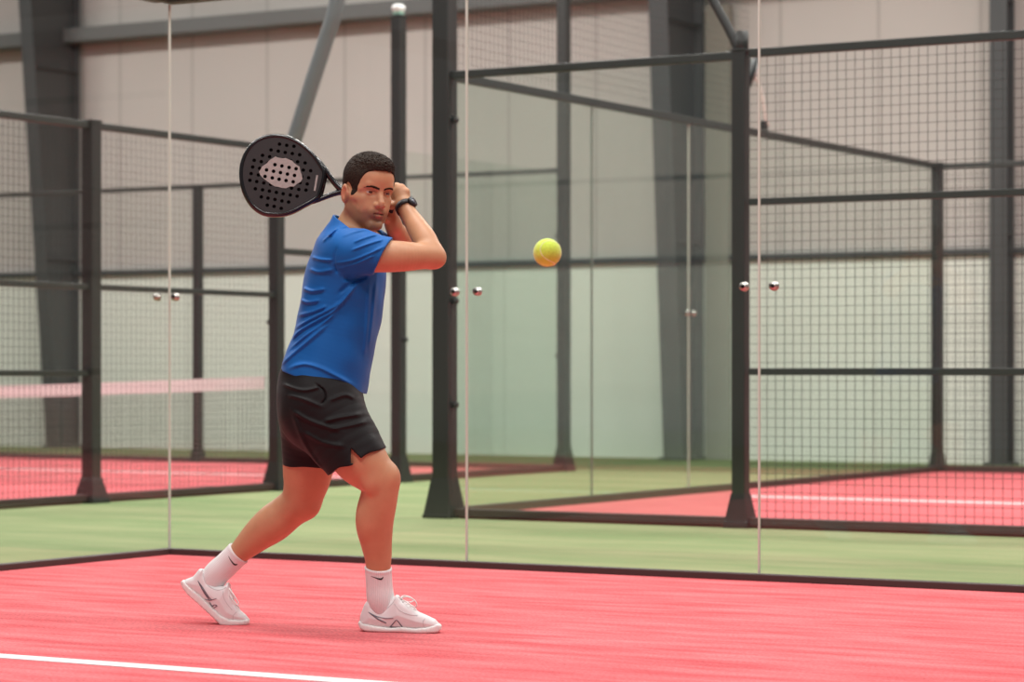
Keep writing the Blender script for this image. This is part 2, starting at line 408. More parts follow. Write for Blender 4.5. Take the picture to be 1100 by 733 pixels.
lamp_pole(P2[0], P2, .028, 'thin dark lamp arm curving up from the post beside the wire fence', M_BLACK)

# round floodlight fixed on the end wall rail, seen edge-on
c = proj_plane_y(808, 76, 8.1); q = proj_plane_y(823, 131, 8.6)
fl = empty('floodlight', (BX0, 8.45, BH + .03), 0, 'dark oval floodlight right of the wire fence post top, with a pale stay', 'floodlight')
org = Vector((BX0, 8.45, BH + .03))
k = (809 - 550) / FPX; Yc = (8.45 - CAM.y) / (k * SU + CU) ; cc = cam_to_world(k * Yc, Yc)
C0 = Vector((cc.x, cc.y, CAM.z + (HOR - 76) / FPX * Yc)) - org
dirn = Vector((.80, .62, -.25)).normalized()
rot = dirn.to_track_quat('Z', 'Y').to_matrix()
t = bmesh.new(); bmesh.ops.create_uvsphere(t, u_segments=24, v_segments=14, radius=1)
for v in t.verts: v.co = Vector((v.co.x * .12, v.co.y * .165, v.co.z * (.05 if v.co.z < 0 else .012)))
mb = MB(); mb._merge(t, Matrix.Translation(C0) @ rot.to_4x4(), smooth=True); mb.build('lamp_housing', mat('black_plastic', (22, 28, 28), .35), fl)
mb = MB(); mb.cyl(C0 + dirn * .004, C0 + dirn * .015, .10, 24); mb.build('lens', M_WHITE, fl)
mb = MB(); mb.tube(spline([C0 + Vector((.03, 0, -.05)), C0 + Vector((.08, 0, -.22)), C0 + Vector((.11, .0, -.40)), Vector((.02, .03, .03))]), .014, 10); mb.build('stay_tube', mat('pale_tube', (196, 180, 170), .5), fl)
mb = MB(); mb.box((.0, .0, .02), (.05, .07, .07), bev=.01); mb.build('clamp', M_BLACK, fl)

# small white lamp on the post behind the player
wl = empty('post_lamp', (CX0, 7.97, 3.93), 0, 'small white lamp on top of the post behind the player', 'lamp')
mb = MB(); mb.box((0, 0, .055), (.10, .10, .07), bev=.03); mb.build('lamp_body', M_WHITE, wl)
mb = MB(); mb.box((0, 0, .014), (.075, .075, .03), bev=.01); mb.build('green_lens', mat('green_lens', (150, 196, 178), .3), wl)
# ----------------------------------------------------------------- smooth solid modelling
# Bodies and clothes are described as distance functions, blended, and turned into one continuous quad mesh.
V3 = lambda *a: np.array(a, dtype=np.float64)
def nrm(v): v = np.asarray(v, float); return v / np.linalg.norm(v)
def smin(a, b, k):
    h = np.clip(.5 + .5 * (b - a) / k, 0, 1)
    return b + (a - b) * h - k * h * (1 - h)
def smax(a, b, k): return -smin(-a, -b, k)
def cone(P, a, b, ra, rb, flat=None):
    """Capsule whose radius runs from ra to rb; flat=(direction, factor) squashes its section along that direction."""
    a = np.asarray(a, float); b = np.asarray(b, float); ab = b - a
    q = P - a; t = np.clip(q @ ab / (ab @ ab + 1e-12), 0, 1)
    q = q - t[:, None] * ab
    if flat is not None:
        w = np.asarray(flat[0]); q = q + np.outer(q @ w, w) * (1 / flat[1] - 1)
    d = np.sqrt((q * q).sum(1)) - (ra + t * (rb - ra))
    return d * min(1.0, flat[1]) if flat is not None else d
def ell(P, c, r, R=None):
    q = P - np.asarray(c, float)
    if R is not None: q = q @ R
    r = np.asarray(r, float); k0 = np.sqrt(((q / r) ** 2).sum(1)); k1 = np.sqrt(((q / (r * r)) ** 2).sum(1)) + 1e-9
    return k0 * (k0 - 1) / k1
def catmull(pts, n):
    """Smooth resampling of rows (position and radii together)."""
    p = np.asarray(pts, float); P = np.vstack([2 * p[0] - p[1], p, 2 * p[-1] - p[-2]]); out = []
    for i in range(1, len(P) - 2):
        a, b, c, d = P[i - 1:i + 3]
        for k in range(n):
            t = k / n; out.append(.5 * ((2 * b) + (c - a) * t + (2 * a - 5 * b + 4 * c - d) * t * t + (3 * b - a - 3 * c + d) * t ** 3))
    out.append(p[-1]); return np.array(out)
def limb(P, rows, n=4, flat=None):
    """Tapering limb through rows (x, y, z, r)."""
    s = catmull(rows, n); d = None
    for a, b in zip(s[:-1], s[1:]):
        e = cone(P, a[:3], b[:3], a[3], b[3], flat); d = e if d is None else np.minimum(d, e)
    return d
def stack_tube(P, rows, side, n=6):
    """Body lofted through horizontal-ish sections: rows (x, y, z, half_front, half_side); `side` = unit vector of the half_side axis."""
    s = catmull(rows, n); d = None; w = np.asarray(side)
    for a, b in zip(s[:-1], s[1:]):
        ab = b[:3] - a[:3]; q = P - a[:3]; t = np.clip(q @ ab / (ab @ ab + 1e-12), 0, 1); q = q - t[:, None] * ab
        rf = a[3] + t * (b[3] - a[3]); rs = a[4] + t * (b[4] - a[4]); f = rf / rs
        qs = q @ w; q2 = (q * q).sum(1) - qs * qs
        ln = np.sqrt(q2 + (qs * f) ** 2); e = (ln - rf) * np.clip(np.where(f < 1, 1, 1 / f), .4, 1)
        d = e if d is None else np.minimum(d, e)
    return d
def poly2d(u, v, poly):
    """Signed distance to a closed polygon in a plane."""
    pts = np.asarray(poly, float); n = len(pts); d = np.full(u.shape, 1e9); s = np.ones(u.shape)
    for i in range(n):
        ax, ay = pts[i]; bx, by = pts[i - 1]
        ex, ey = bx - ax, by - ay; wx, wy = u - ax, v - ay
        t = np.clip((wx * ex + wy * ey) / (ex * ex + ey * ey + 1e-12), 0, 1)
        dx, dy = wx - ex * t, wy - ey * t; d = np.minimum(d, dx * dx + dy * dy)
        c1 = v >= ay; c2 = v < by; c3 = ex * wy > ey * wx
        fl = (c1 & c2 & c3) | (~c1 & ~c2 & ~c3); s = np.where(fl, -s, s)
    return s * np.sqrt(d)
def path_dist(P, pts):
    """Distance to a polyline and the parameter 0..1 along it."""
    pts = np.asarray(pts, float); best = np.full(len(P), 1e9); par = np.zeros(len(P)); m = len(pts) - 1
    for i in range(m):
        a, b = pts[i], pts[i + 1]; ab = b - a; q = P - a; t = np.clip(q @ ab / (ab @ ab + 1e-12), 0, 1)
        q = q - t[:, None] * ab; d = np.sqrt((q * q).sum(1)); g = d < best
        best = np.where(g, d, best); par = np.where(g, (i + t) / m, par)
    return best, par
_rs = np.random.RandomState(7)
_W = _rs.normal(size=(3, 18, 3)); _W /= np.linalg.norm(_W, axis=2, keepdims=True); _PH = _rs.uniform(0, 6.28, (3, 18))
def ripple(P, wl, s=0):
    """Cheap smooth 3-D noise, about -1..1, of wavelength wl."""
    return np.sin((P @ _W[s].T) * (2 * PI / wl) + _PH[s]).sum(1) / 4.2

def sdf_mesh(f, lo, hi, h, slack=1.5):
    """Surface nets over the blocks of space that the surface passes through."""
    lo = np.asarray(lo, float); B = 8; S = B * h
    nb = np.ceil((np.asarray(hi, float) - lo) / S).astype(int)
    gi = np.stack(np.meshgrid(*[np.arange(k) for k in nb], indexing='ij'), -1).reshape(-1, 3)
    keep = []
    for i in range(0, len(gi), 60000):
        c = lo + (gi[i:i + 60000] + .5) * S; keep.append(np.abs(f(c)) < S * .87 * slack)
    gi = gi[np.concatenate(keep)]
    loc = np.stack(np.meshgrid(*[np.arange(B + 1)] * 3, indexing='ij'), -1).reshape(-1, 3)
    corners = np.array([(i, j, k) for i in (0, 1) for j in (0, 1) for k in (0, 1)])
    BIG = 4096; key = lambda c: (c[..., 0] * BIG + c[..., 1]) * BIG + c[..., 2]
    keys, pos, edges = [], [], [[], [], []]
    for i in range(0, len(gi), 300):
        g = gi[i:i + 300]; L = g[:, None, :] * B + loc[None]
        val = f((lo + L.reshape(-1, 3) * h)).reshape(len(g), B + 1, B + 1, B + 1)
        sg = val < 0
        cv = np.stack([val[:, a:a + B, b:b + B, c:c + B] for a, b, c in corners], -1)
        cs = cv < 0; act = cs.any(-1) & ~cs.all(-1)
        idx = np.argwhere(act)
        if len(idx):
            v8 = cv[act]; acc = np.zeros((len(idx), 3)); cnt = np.zeros(len(idx))
            for a in range(8):
                for b in range(a + 1, 8):
                    if np.abs(corners[a] - corners[b]).sum() != 1: continue
                    x = (v8[:, a] < 0) != (v8[:, b] < 0); t = v8[:, a] / np.where(x, v8[:, a] - v8[:, b], 1)
                    p = corners[a] + t[:, None] * (corners[b] - corners[a]); acc += p * x[:, None]; cnt += x
            cell = g[idx[:, 0]] * B + idx[:, 1:]
            keys.append(key(cell + 1)); pos.append(lo + (cell + acc / cnt[:, None]) * h)
        for ax in range(3):
            sh = [slice(0, B)] * 3; sh[ax] = slice(1, B + 1)
            s0 = sg[:, :B, :B, :B]; s1 = sg[(slice(None),) + tuple(sh)]
            e = np.argwhere(s0 != s1)
            if len(e):
                st = s0[tuple(e.T)]; edges[ax].append(np.column_stack([g[e[:, 0]] * B + e[:, 1:], st]))
    keys = np.concatenate(keys); pos = np.concatenate(pos); o = np.argsort(keys); keys = keys[o]; pos = pos[o]
    quads = []
    for ax in range(3):
        e = np.concatenate(edges[ax]); c = e[:, :3]; st = e[:, 3].astype(bool); u, v = [a for a in range(3) if a != ax]
        q = []
        for du, dv in ((0, 0), (-1, 0), (-1, -1), (0, -1)):
            cc = c.copy(); cc[:, u] += du; cc[:, v] += dv; k = key(cc + 1); j = np.minimum(np.searchsorted(keys, k), len(keys) - 1)
            q.append(np.where(keys[j] == k, j, -1))
        q = np.stack(q, 1); flip = st if ax != 1 else ~st
        q = np.where(flip[:, None], q, q[:, ::-1]); quads.append(q[(q >= 0).all(1)])
    return pos, np.concatenate(quads)
def relax(pos, quads, n=1, w=.5):
    for _ in range(n):
        acc = np.zeros_like(pos); cnt = np.zeros(len(pos))
        for a, b in ((0, 1), (1, 2), (2, 3), (3, 0)):
            np.add.at(acc, quads[:, a], pos[quads[:, b]]); np.add.at(acc, quads[:, b], pos[quads[:, a]])
            np.add.at(cnt, quads[:, a], 1); np.add.at(cnt, quads[:, b], 1)
        pos = pos * (1 - w) + w * acc / np.maximum(cnt, 1)[:, None]
    return pos
def mesh_from(name, pos, quads, m, parent=None, attrs=None):
    me = bpy.data.meshes.new(name); nv, nq = len(pos), len(quads)
    me.vertices.add(nv); me.vertices.foreach_set('co', pos.astype(np.float32).ravel())
    me.loops.add(nq * 4); me.loops.foreach_set('vertex_index', quads.astype(np.int32).ravel())
    me.polygons.add(nq); me.polygons.foreach_set('loop_start', np.arange(0, nq * 4, 4, dtype=np.int32))
    me.polygons.foreach_set('use_smooth', np.ones(nq, dtype=bool))
    me.update(calc_edges=True); me.validate()
    for k, a in (attrs or {}).items():
        at = me.attributes.new(k, 'FLOAT', 'POINT'); at.data.foreach_set('value', a.astype(np.float32))
    return link_mesh(name, me, m, parent)
def solid(name, f, lo, hi, h, m, parent=None, smooth=1, attrs=None, slack=1.5):
    pos, q = sdf_mesh(f, lo, hi, h, slack)
    if smooth: pos = relax(pos, q, smooth, .4)
    return mesh_from(name, pos, q, m, parent, attrs(pos) if attrs else None)
# ----------------------------------------------------------------- the player
# Local frame of the player: x to the side he moves to, y away over his left shoulder, z up; metres.
PX0, PY0 = -.6305, 9.292
pw = cam_to_world(PX0, PY0)
player = empty('person', (pw.x, pw.y, SURF), YAW, 'man in a blue shirt and black shorts swinging a dark racket beside his head', 'person')
def L(px, py, y=0.0):
    Y = PY0 + y
    return V3((px - 550) / FPX * Y - PX0, y, CAM.z + (HOR - py) / FPX * Y - SURF)
def LR(*rows): return [tuple(L(r[0], r[1], r[2])) + tuple(r[3:]) for r in rows]
PX = 1 / 296.0
class Group:
    """Blend of shapes that is only worked out near its own box."""
    def __init__(self, f, lo, hi, pad=.06): self.f, self.lo, self.hi, self.pad = f, np.asarray(lo) - pad, np.asarray(hi) + pad, pad
    def __call__(self, P):
        q = np.maximum(np.maximum(self.lo - P, P - self.hi), 0); out = np.sqrt((q * q).sum(1)) + self.pad * .9
        m = (q == 0).all(1)
        if m.any(): out[m] = self.f(P[m])
        return out
def box_of(pts, r):
    p = np.asarray([q[:3] for q in pts]); return p.min(0) - r, p.max(0) + r

# --- head frame
HS = 1.13
th, pi_, ro = math.radians(33), math.radians(6), math.radians(4)
F0 = V3(math.sin(th), -math.cos(th), 0); Lf = V3(math.cos(th), math.sin(th), 0); U0 = V3(0, 0, 1)
F1 = F0 * math.cos(pi_) - U0 * math.sin(pi_); U1 = U0 * math.cos(pi_) + F0 * math.sin(pi_)
def roll(v): return V3(v[0] * math.cos(ro) + v[2] * math.sin(ro), v[1], -v[0] * math.sin(ro) + v[2] * math.cos(ro))
HR = np.stack([roll(F1), roll(Lf), roll(U1)], 1)                  # columns: forward, left, up
HO = L(395, 205, 0.0)
def to_head(P): return ((P - HO) @ HR) / HS
def from_head(h): return HO + HR @ (np.asarray(h, float) * HS)
mm = .001
EYE = {s: V3(62, 31 * s, 0) * mm for s in (-1, 1)}
ER = 12.2 * mm
def head_sdf(P):
    H = to_head(P); x, y, z = H.T; A = np.column_stack([x, np.abs(y), z])   # A: mirrored copy for paired features
    d = ell(H, (-6 * mm, 0, 40 * mm), (93 * mm, 71.5 * mm, 76 * mm))
    d = smin(d, ell(H, (24 * mm, 0, 36 * mm), (62 * mm, 63 * mm, 58 * mm)), 20 * mm)
    d = smin(d, ell(H, (34 * mm, 0, -38 * mm), (50 * mm, 50 * mm, 72 * mm)), 22 * mm)
    d = smin(d, cone(A, V3(2, 51, -58) * mm, V3(68, 13, -103) * mm, 15 * mm, 12.5 * mm), 20 * mm)
    d = smin(d, cone(A, V3(-6, 58, -18) * mm, V3(2, 53, -58) * mm, 14 * mm, 15 * mm), 18 * mm)
    d = smin(d, ell(H, (71 * mm, 0, -104 * mm), (15 * mm, 21 * mm, 15 * mm)), 12 * mm)
    d = smin(d, cone(A, V3(52, 43, -25) * mm, V3(22, 60, -19) * mm, 14 * mm, 11 * mm), 20 * mm)
    d = smin(d, cone(A, V3(54, 32, -52) * mm, V3(52, 28, -76) * mm, 17 * mm, 15 * mm), 18 * mm)
    # brows, sockets, lids
    d = smin(d, cone(A, V3(77, 10, 17) * mm, V3(68, 36, 22) * mm, 8 * mm, 9 * mm), 10 * mm)
    d = smin(d, cone(A, V3(68, 36, 22) * mm, V3(50, 54, 8) * mm, 8 * mm, 7 * mm), 14 * mm)
    d = smax(d, -ell(A, V3(79, 29, 0) * mm, V3(13, 17, 11) * mm), 9 * mm)
    E = A - V3(62, 31, 0) * mm; er = np.sqrt((E * E).sum(1))
    up = np.maximum(er - (ER + 2.0 * mm), -(E[:, 2] - (1.9 * mm - .10 * np.abs(E[:, 1] + 1 * mm))))
    lw = np.maximum(er - (ER + 1.7 * mm), E[:, 2] + 4.0 * mm - .10 * np.abs(E[:, 1]))
    d = smin(d, up, 2.5 * mm); d = smin(d, lw, 3 * mm)
    d = smin(d, cone(A, V3(73, 18, -2) * mm, V3(66, 16, -4) * mm, 4 * mm, 5 * mm), 4 * mm)
    # nose
    d = smin(d, cone(H, V3(75, 0, 8) * mm, V3(95, 0, -30) * mm, 7 * mm, 9.5 * mm), 9 * mm)
    d = smin(d, cone(H, V3(96, 0, -33) * mm, V3(97, 0, -37) * mm, 10 * mm, 9.5 * mm), 6 * mm)
    d = smin(d, ell(A, V3(86, 12.5, -39) * mm, V3(11, 7.5, 8.5) * mm), 5 * mm)
    d = smax(d, -cone(A, V3(91, 6.5, -49) * mm, V3(88, 8, -43) * mm, 3.6 * mm, 3 * mm), 3 * mm)
    # mouth
    d = smin(d, ell(H, V3(74, 0, -64) * mm, V3(15, 27, 20) * mm), 12 * mm)
    d = smin(d, cone(A, V3(88.5, 0, -59) * mm, V3(78, 22, -65.5) * mm, 4.6 * mm, 2.2 * mm), 4 * mm)
    d = smin(d, cone(A, V3(85.5, 0, -74.5) * mm, V3(78, 20, -69) * mm, 5.6 * mm, 2.4 * mm), 4 * mm)
    d = smax(d, -cone(A, V3(92, 0, -66.6) * mm, V3(81, 18, -67) * mm, 3.9 * mm, 1.4 * mm), 1.6 * mm)
    d = smax(d, -cone(A, V3(85, 0, -84) * mm, V3(82, 12, -84) * mm, 4 * mm, 3 * mm), 8 * mm)
    d = smax(d, -cone(H, V3(96, 0, -50) * mm, V3(92, 0, -56) * mm, 2.2 * mm, 2.2 * mm), 4 * mm)
    # ears
    ca, sa = math.cos(.22), math.sin(.22); RE = np.array([[ca, 0, -sa], [0, 1, 0], [sa, 0, ca]])
    e = ell(A, V3(-10, 75, -16) * mm, V3(19, 9, 31) * mm, RE)
    e = smax(e, -ell(A, V3(-4, 87, -14) * mm, V3(13, 12, 21) * mm, RE), 2.5 * mm)
    e = smin(e, cone(A, V3(2, 74, -22) * mm, V3(6, 74, -12) * mm, 4.5 * mm, 4 * mm), 4 * mm)
    d = smin(d, e, 5 * mm)
    return d * HS

# --- key points
SHR = L(376, 271, -.135); SHL = L(396, 267, .185)
ELR = L(464, 275, -.09); WRR = L(434, 221, .08)
ELL_ = L(441, 274, .33); WRL = L(423, 243, .165)
NECK0 = L(378, 262, .03)
def neck_rows(): return [tuple(NECK0) + (.085,), tuple(L(380, 249, .035)) + (.072,), tuple(from_head(V3(-16, 0, -72) * mm)) + (.066,), tuple(from_head(V3(-14, 0, -30) * mm)) + (.064,)]
TSIDE = nrm(SHL - SHR)
TORSO = [tuple(L(375, 278, .02)) + (.108, .165), tuple(L(371, 300, .02)) + (.128, .165), tuple(L(366, 335, .01)) + (.130, .150), tuple(L(359, 370, .0)) + (.128, .145),
         tuple(L(351, 400, .0)) + (.135, .150), tuple(L(346, 428, .0)) + (.135, .165)]
def torso_sdf(P):
    d = stack_tube(P, TORSO, TSIDE)
    for s in (SHR, SHL): d = smin(d, ell(P, s, (.066,) * 3), .05)
    d = smin(d, limb(P, neck_rows(), 3), .05)
    return d
# --- arms and hands
def finger(P, pts, r0, r1):
    s = [tuple(p) + (r0 + (r1 - r0) * i / (len(pts) - 1),) for i, p in enumerate(pts)]
    return limb(P, s, 4)
UPARM = [tuple(SHR) + (.062,), tuple(L(398, 275, -.15)) + (.058,), tuple(L(428, 275.5, -.15)) + (.0545,), tuple(L(450, 275.5, -.12)) + (.047,), tuple(ELR) + (.039,)]
def right_arm(P):
    d = limb(P, UPARM, 8)
    d = smin(d, ell(P, L(470.5, 278.5, -.098), (.022,) * 3), .03)
    d = smin(d, limb(P, [tuple(ELR) + (.040,), tuple(L(457.5, 260, -.055)) + (.0435,), tuple(L(449, 246, -.01)) + (.0395,), tuple(L(441, 233, .04)) + (.0325,), tuple(WRR) + (.0285,)], 8, flat=(nrm(V3(.3, .8, .2)), .92)), .028)
    return d
def right_hand(P):
    kn = [L(422, 203, .125), L(426.5, 200.5, .115), L(431.5, 202, .105), L(436, 206.5, .096)]
    d = limb(P, [tuple(WRR) + (.0285,), tuple(L(432, 216, .092)) + (.030,), tuple(L(430, 209, .105)) + (.031,)], 3, flat=(nrm(V3(.1, 1, .35)), .75))
    for i, k in enumerate(kn):
        a = L(433 + (i - 1.5) * 1.2, 216, .092)
        d = smin(d, cone(P, a, k, .014, .0125), .012)
        d = smin(d, ell(P, k + V3(0, -.002, .001), (.0125,) * 3), .006)
    hx, hz = -1.0, 2.6
    for i, k in enumerate(kn):
        ln = (1.0, 1.1, 1.03, .85)[i]
        p1 = k + V3(-.004, .040 * ln, .006); p2 = p1 + V3(-.002, .022 * ln, -.026 * ln); p3 = p2 + V3(-.001, -.010, -.024 * ln)
        d = smin(d, finger(P, [k, p1, p2, p3], .0118, .0092), .005)
    d = smin(d, finger(P, [L(431, 218, .085), L(424.5, 221, .085), L(417, 219, .10), L(411, 216, .118)], .0145, .0098), .010)
    return d
def left_arm(P):
    d = limb(P, [tuple(SHL) + (.058,), tuple(L(415, 270, .26)) + (.05,), tuple(ELL_) + (.041,)], 4)
    d = smin(d, limb(P, [tuple(ELL_) + (.041,), tuple(L(433, 260, .26)) + (.0425,), tuple(L(427, 250, .205)) + (.035,), tuple(WRL) + (.029,)], 8), .03)
    return d
def left_hand(P):
    d = limb(P, [tuple(WRL) + (.029,), tuple(L(421.5, 238, .16)) + (.031,), tuple(L(419, 231, .158)) + (.029,)], 3, flat=(nrm(V3(.2, 1, .2)), .8))
    kn = [L(412, 227, .166), L(415.5, 225.5, .168), L(419.5, 225.5, .170), L(423, 227, .172)]
    for i, k in enumerate(kn):
        d = smin(d, cone(P, L(420.5 + (i - 1.5), 237, .16), k, .013, .0118), .010)
        p1 = k + V3(-.002, -.012, .026); p2 = p1 + V3(-.002, -.026, .004); p3 = p2 + V3(-.001, -.016, -.018)
        d = smin(d, finger(P, [k, p1, p2, p3], .0112, .009), .005)
    d = smin(d, finger(P, [L(418, 238, .145), L(413, 235, .128), L(407, 231, .122), L(401, 228, .122)], .0145, .0098), .01)
    return d
# --- legs
RLEG = LR((352, 440, -.075, .108), (367, 464, -.10, .104), (386, 492, -.125, .094), (401, 509, -.135, .074), (408, 521, -.135, .0665), (407, 538, -.13, .064), (403.5, 560, -.115, .0635),
          (404, 580, -.10, .0565), (406, 597, -.09, .0485), (406.5, 611, -.085, .0425), (407, 622, -.082, .036), (409, 641, -.08, .033), (411, 662, -.075, .030))
LLEG = LR((338, 443, .085, .106), (333, 478, .125, .097), (331, 503, .145, .0915), (328, 523, .155, .0785), (321.5, 539, .165, .0690), (308, 551, .18, .0665), (293.5, 562.5, .19, .0690),
          (277, 575.5, .20, .0580), (258.5, 592.5, .21, .0412), (249, 601, .215, .035), (229, 621, .215, .033), (222, 640, .215, .028))
def right_leg(P):
    d = limb(P, RLEG, 8)
    d = smin(d, ell(P, L(418.5, 512, -.14), (.034, .04, .042)), .03)
    d = smin(d, ell(P, L(395, 556, -.115), (.035, .05, .08)), .03)
    d = smin(d, ell(P, L(398, 520, -.19), (.022, .016, .03)), .03)
    return d
def left_leg(P):
    d = limb(P, LLEG, 8)
    return smin(d, ell(P, L(331, 544, .16), (.036, .042, .038)), .035)
def feet(P):
    a = limb(P, LR((407, 660, -.08, .028), (425, 664, -.088, .026), (448, 669, -.10, .022), (460, 671, -.105, .016)), 3)
    b = limb(P, LR((220, 628, .212, .028), (229, 642, .208, .028), (242, 657, .20, .022), (254, 664, .197, .016)), 3)
    return np.minimum(a, b)
def g(f, pts, r): lo, hi = box_of(pts, r); return Group(f, lo, hi)
G_HEAD = Group(head_sdf, HO - .18, HO + .18)
G_TORSO = g(torso_sdf, TORSO + [tuple(SHR), tuple(SHL), tuple(L(380, 235, 0))], .19)
G_RA = g(right_arm, [SHR, ELR, WRR, L(428, 290, -.2)], .07); G_RH = g(right_hand, [WRR, L(425, 200, .19), L(411, 216, .1)], .04)
G_LA = g(left_arm, [SHL, ELL_, WRL], .07); G_LH = g(left_hand, [WRL, L(401, 220, .1), L(424, 226, .19)], .04)
G_RL = g(right_leg, RLEG, .12); G_LL = g(left_leg, LLEG, .12); G_FT = g(feet, [L(400, 665, -.08), L(470, 670, -.1), L(205, 625, .2), L(260, 668, .2)], .06)
def body_sdf(P):
    d = smin(G_HEAD(P), G_TORSO(P), .03)
    d = smin(d, smin(G_RA(P), G_RH(P), .012), .03)
    d = smin(d, smin(G_LA(P), G_LH(P), .012), .03)
    d = smin(d, G_RL(P), .03); d = smin(d, G_LL(P), .03)
    return smin(d, G_FT(P), .02)
def skin_attrs(pos):
    H = to_head(pos); x, y, z = H.T; ay = np.abs(y); A = np.column_stack([x, ay, z])
    inhead = (np.abs(x) < .13) & (ay < .1) & (np.abs(z) < .14)
    beard = poly2d(x, z, np.array([(120, -46), (93, -52), (76, -57), (60, -64), (40, -58), (24, -44), (12, -20), (2, -20), (-4, -60), (10, -86), (30, -104), (60, -128), (120, -130)]) * mm)
    s = np.clip(.5 - beard / (12 * mm), 0, 1) * inhead * np.clip((z + 135 * mm) / (20 * mm), 0, 1)
    cheek = np.exp(-(((x - 60 * mm) / (20 * mm)) ** 2 + ((ay - 36 * mm) / (15 * mm)) ** 2 + ((z + 50 * mm) / (12 * mm)) ** 2)); s = s * (1 - .6 * cheek)
    lu = cone(A, V3(88.5, 0, -59.5) * mm, V3(78, 22, -65.5) * mm, 5.0 * mm, 2.4 * mm); ll = cone(A, V3(85.5, 0, -74.5) * mm, V3(78, 20, -69) * mm, 5.9 * mm, 2.7 * mm)
    lip = np.clip(.5 - np.minimum(lu, ll) / (2 * mm), 0, 1) * inhead * (x > .06)
    slit = np.clip(1 - np.abs(z + 66.8 * mm) / (3.4 * mm), 0, 1) * (ay < 19 * mm) * (x > .075) * inhead * np.clip((90 * mm - x) / (4 * mm), 0, 1)
    ear = np.exp(-((x + 8 * mm) / (20 * mm)) ** 2 - ((ay - 80 * mm) / (10 * mm)) ** 2 - ((z + 15 * mm) / (28 * mm)) ** 2) * inhead
    nose = np.exp(-((x - 100 * mm) / (14 * mm)) ** 2 - (ay / (16 * mm)) ** 2 - ((z + 36 * mm) / (14 * mm)) ** 2) * inhead
    return {'stubble': s * (1 - lip), 'lip': lip, 'slit': slit, 'flush': np.clip(ear + .3 * nose, 0, 1)}
def skin_material():
    m = mat('skin', (196, 136, 104), .48, spec=.38); nt = m.node_tree; b = nt.nodes['Principled BSDF']; N = nt.nodes.new; K = nt.links.new
    b.inputs['Subsurface Weight'].default_value = .12; b.inputs['Subsurface Radius'].default_value = (.012, .005, .003); b.inputs['Subsurface Scale'].default_value = 1.0
    tc = N('ShaderNodeTexCoord'); n = N('ShaderNodeTexNoise'); n.inputs['Scale'].default_value = 22; n.inputs['Detail'].default_value = 5; K(tc.outputs['Object'], n.inputs['Vector'])
    mx = N('ShaderNodeMix'); mx.data_type = 'RGBA'; mx.inputs[6].default_value = srgb((184, 132, 98)); mx.inputs[7].default_value = srgb((200, 151, 116)); K(n.outputs['Fac'], mx.inputs[0])
    last = mx.outputs[2]
    for nm, col, k in (('flush', (190, 98, 78), .55), ('stubble', (100, 64, 46), .58), ('lip', (176, 92, 80), .8), ('slit', (58, 26, 24), .9)):
        a = N('ShaderNodeAttribute'); a.attribute_name = nm; q = N('ShaderNodeMath'); q.operation = 'MULTIPLY'; q.inputs[1].default_value = k; K(a.outputs['Fac'], q.inputs[0])
        x = N('ShaderNodeMix'); x.data_type = 'RGBA'; x.inputs[7].default_value = srgb(col); K(q.outputs[0], x.inputs[0]); K(last, x.inputs[6]); last = x.outputs[2]
    K(last, b.inputs['Base Color'])
    n2 = N('ShaderNodeTexNoise'); n2.inputs['Scale'].default_value = 420; K(tc.outputs['Object'], n2.inputs['Vector'])
    bp = N('ShaderNodeBump'); bp.inputs['Strength'].default_value = .12; bp.inputs['Distance'].default_value = .001; K(n2.outputs['Fac'], bp.inputs['Height']); K(bp.outputs[0], b.inputs['Normal'])
    return m
M_SKIN = skin_material()
body = solid('body', body_sdf, (-.62, -.34, -.02), (.60, .50, 1.85), .0025 if not globals().get('DRAFT') else .004, M_SKIN, player, 2, skin_attrs)

# --- hair, brows, eyes
M_HAIR = mat('dark_brown_hair', (44, 33, 26), .7, spec=.16, noise=(120, .4), bump=(230, .9, .003))
M_BROW = mat('brown_brow_hair', (50, 36, 28), .8, spec=.1)
def hair_sdf(P):
    H = to_head(P); x, y, z = H.T
    d = ell(H, (-5 * mm, 0, 42 * mm), (95.5 * mm, 73.8 * mm, 81 * mm))
    d = smin(d, ell(H, (-30 * mm, 0, -8 * mm), (64 * mm, 66 * mm, 64 * mm)), 20 * mm)
    d = smin(d, ell(H, (38 * mm, 0, 84 * mm), (50 * mm, 52 * mm, 31 * mm)), 22 * mm)
    q = poly2d(x, z, np.array([(140, 72), (93, 71), (84, 69), (75, 66), (67, 60), (61, 48), (54, 33), (45, 8), (33, -17), (23, -19), (15, -4), (6, 16), (-8, 22), (-26, 14), (-34, -20), (-44, -52), (-70, -66), (-140, -60), (-140, 150), (140, 150)]) * mm)
    w = np.clip((z - .03) / .05, .12, 1)
    d = d + (ripple(H, 10 * mm, 0) * 1.3 + ripple(H, 6.5 * mm, 1) * 1.3) * mm * w + 1.2 * mm * np.clip(1 + q / .012, 0, 1) * np.clip((.075 - z) / .04, 0, 1)
    d = smin(d, head_sdf(P) / HS - (1.1 * mm + 1.8 * mm * np.clip(z / .05, 0, 1)), 5 * mm)
    return smax(d, q + ripple(H, 6 * mm, 2) * .0005, 3 * mm) * HS
solid('hair', hair_sdf, HO - .16, HO + .17, .0022, M_HAIR, player, 0)
BROW = np.array([(8, 8), (8, 14.5), (20, 18.5), (34, 20.5), (46, 18), (55, 9), (46, 12.5), (34, 14), (20, 11.5)]) * mm
def brow(s):
    def f(P):
        H = to_head(P)
        q = poly2d(s * H[:, 1], H[:, 2], BROW) + ripple(H, 4 * mm, 1) * .0008
        return smax((head_sdf(P) / HS - (.6 * mm + .9 * mm * np.clip(-q / .003, 0, 1))), np.maximum(q, .03 - H[:, 0]), .6 * mm) * HS
    return f
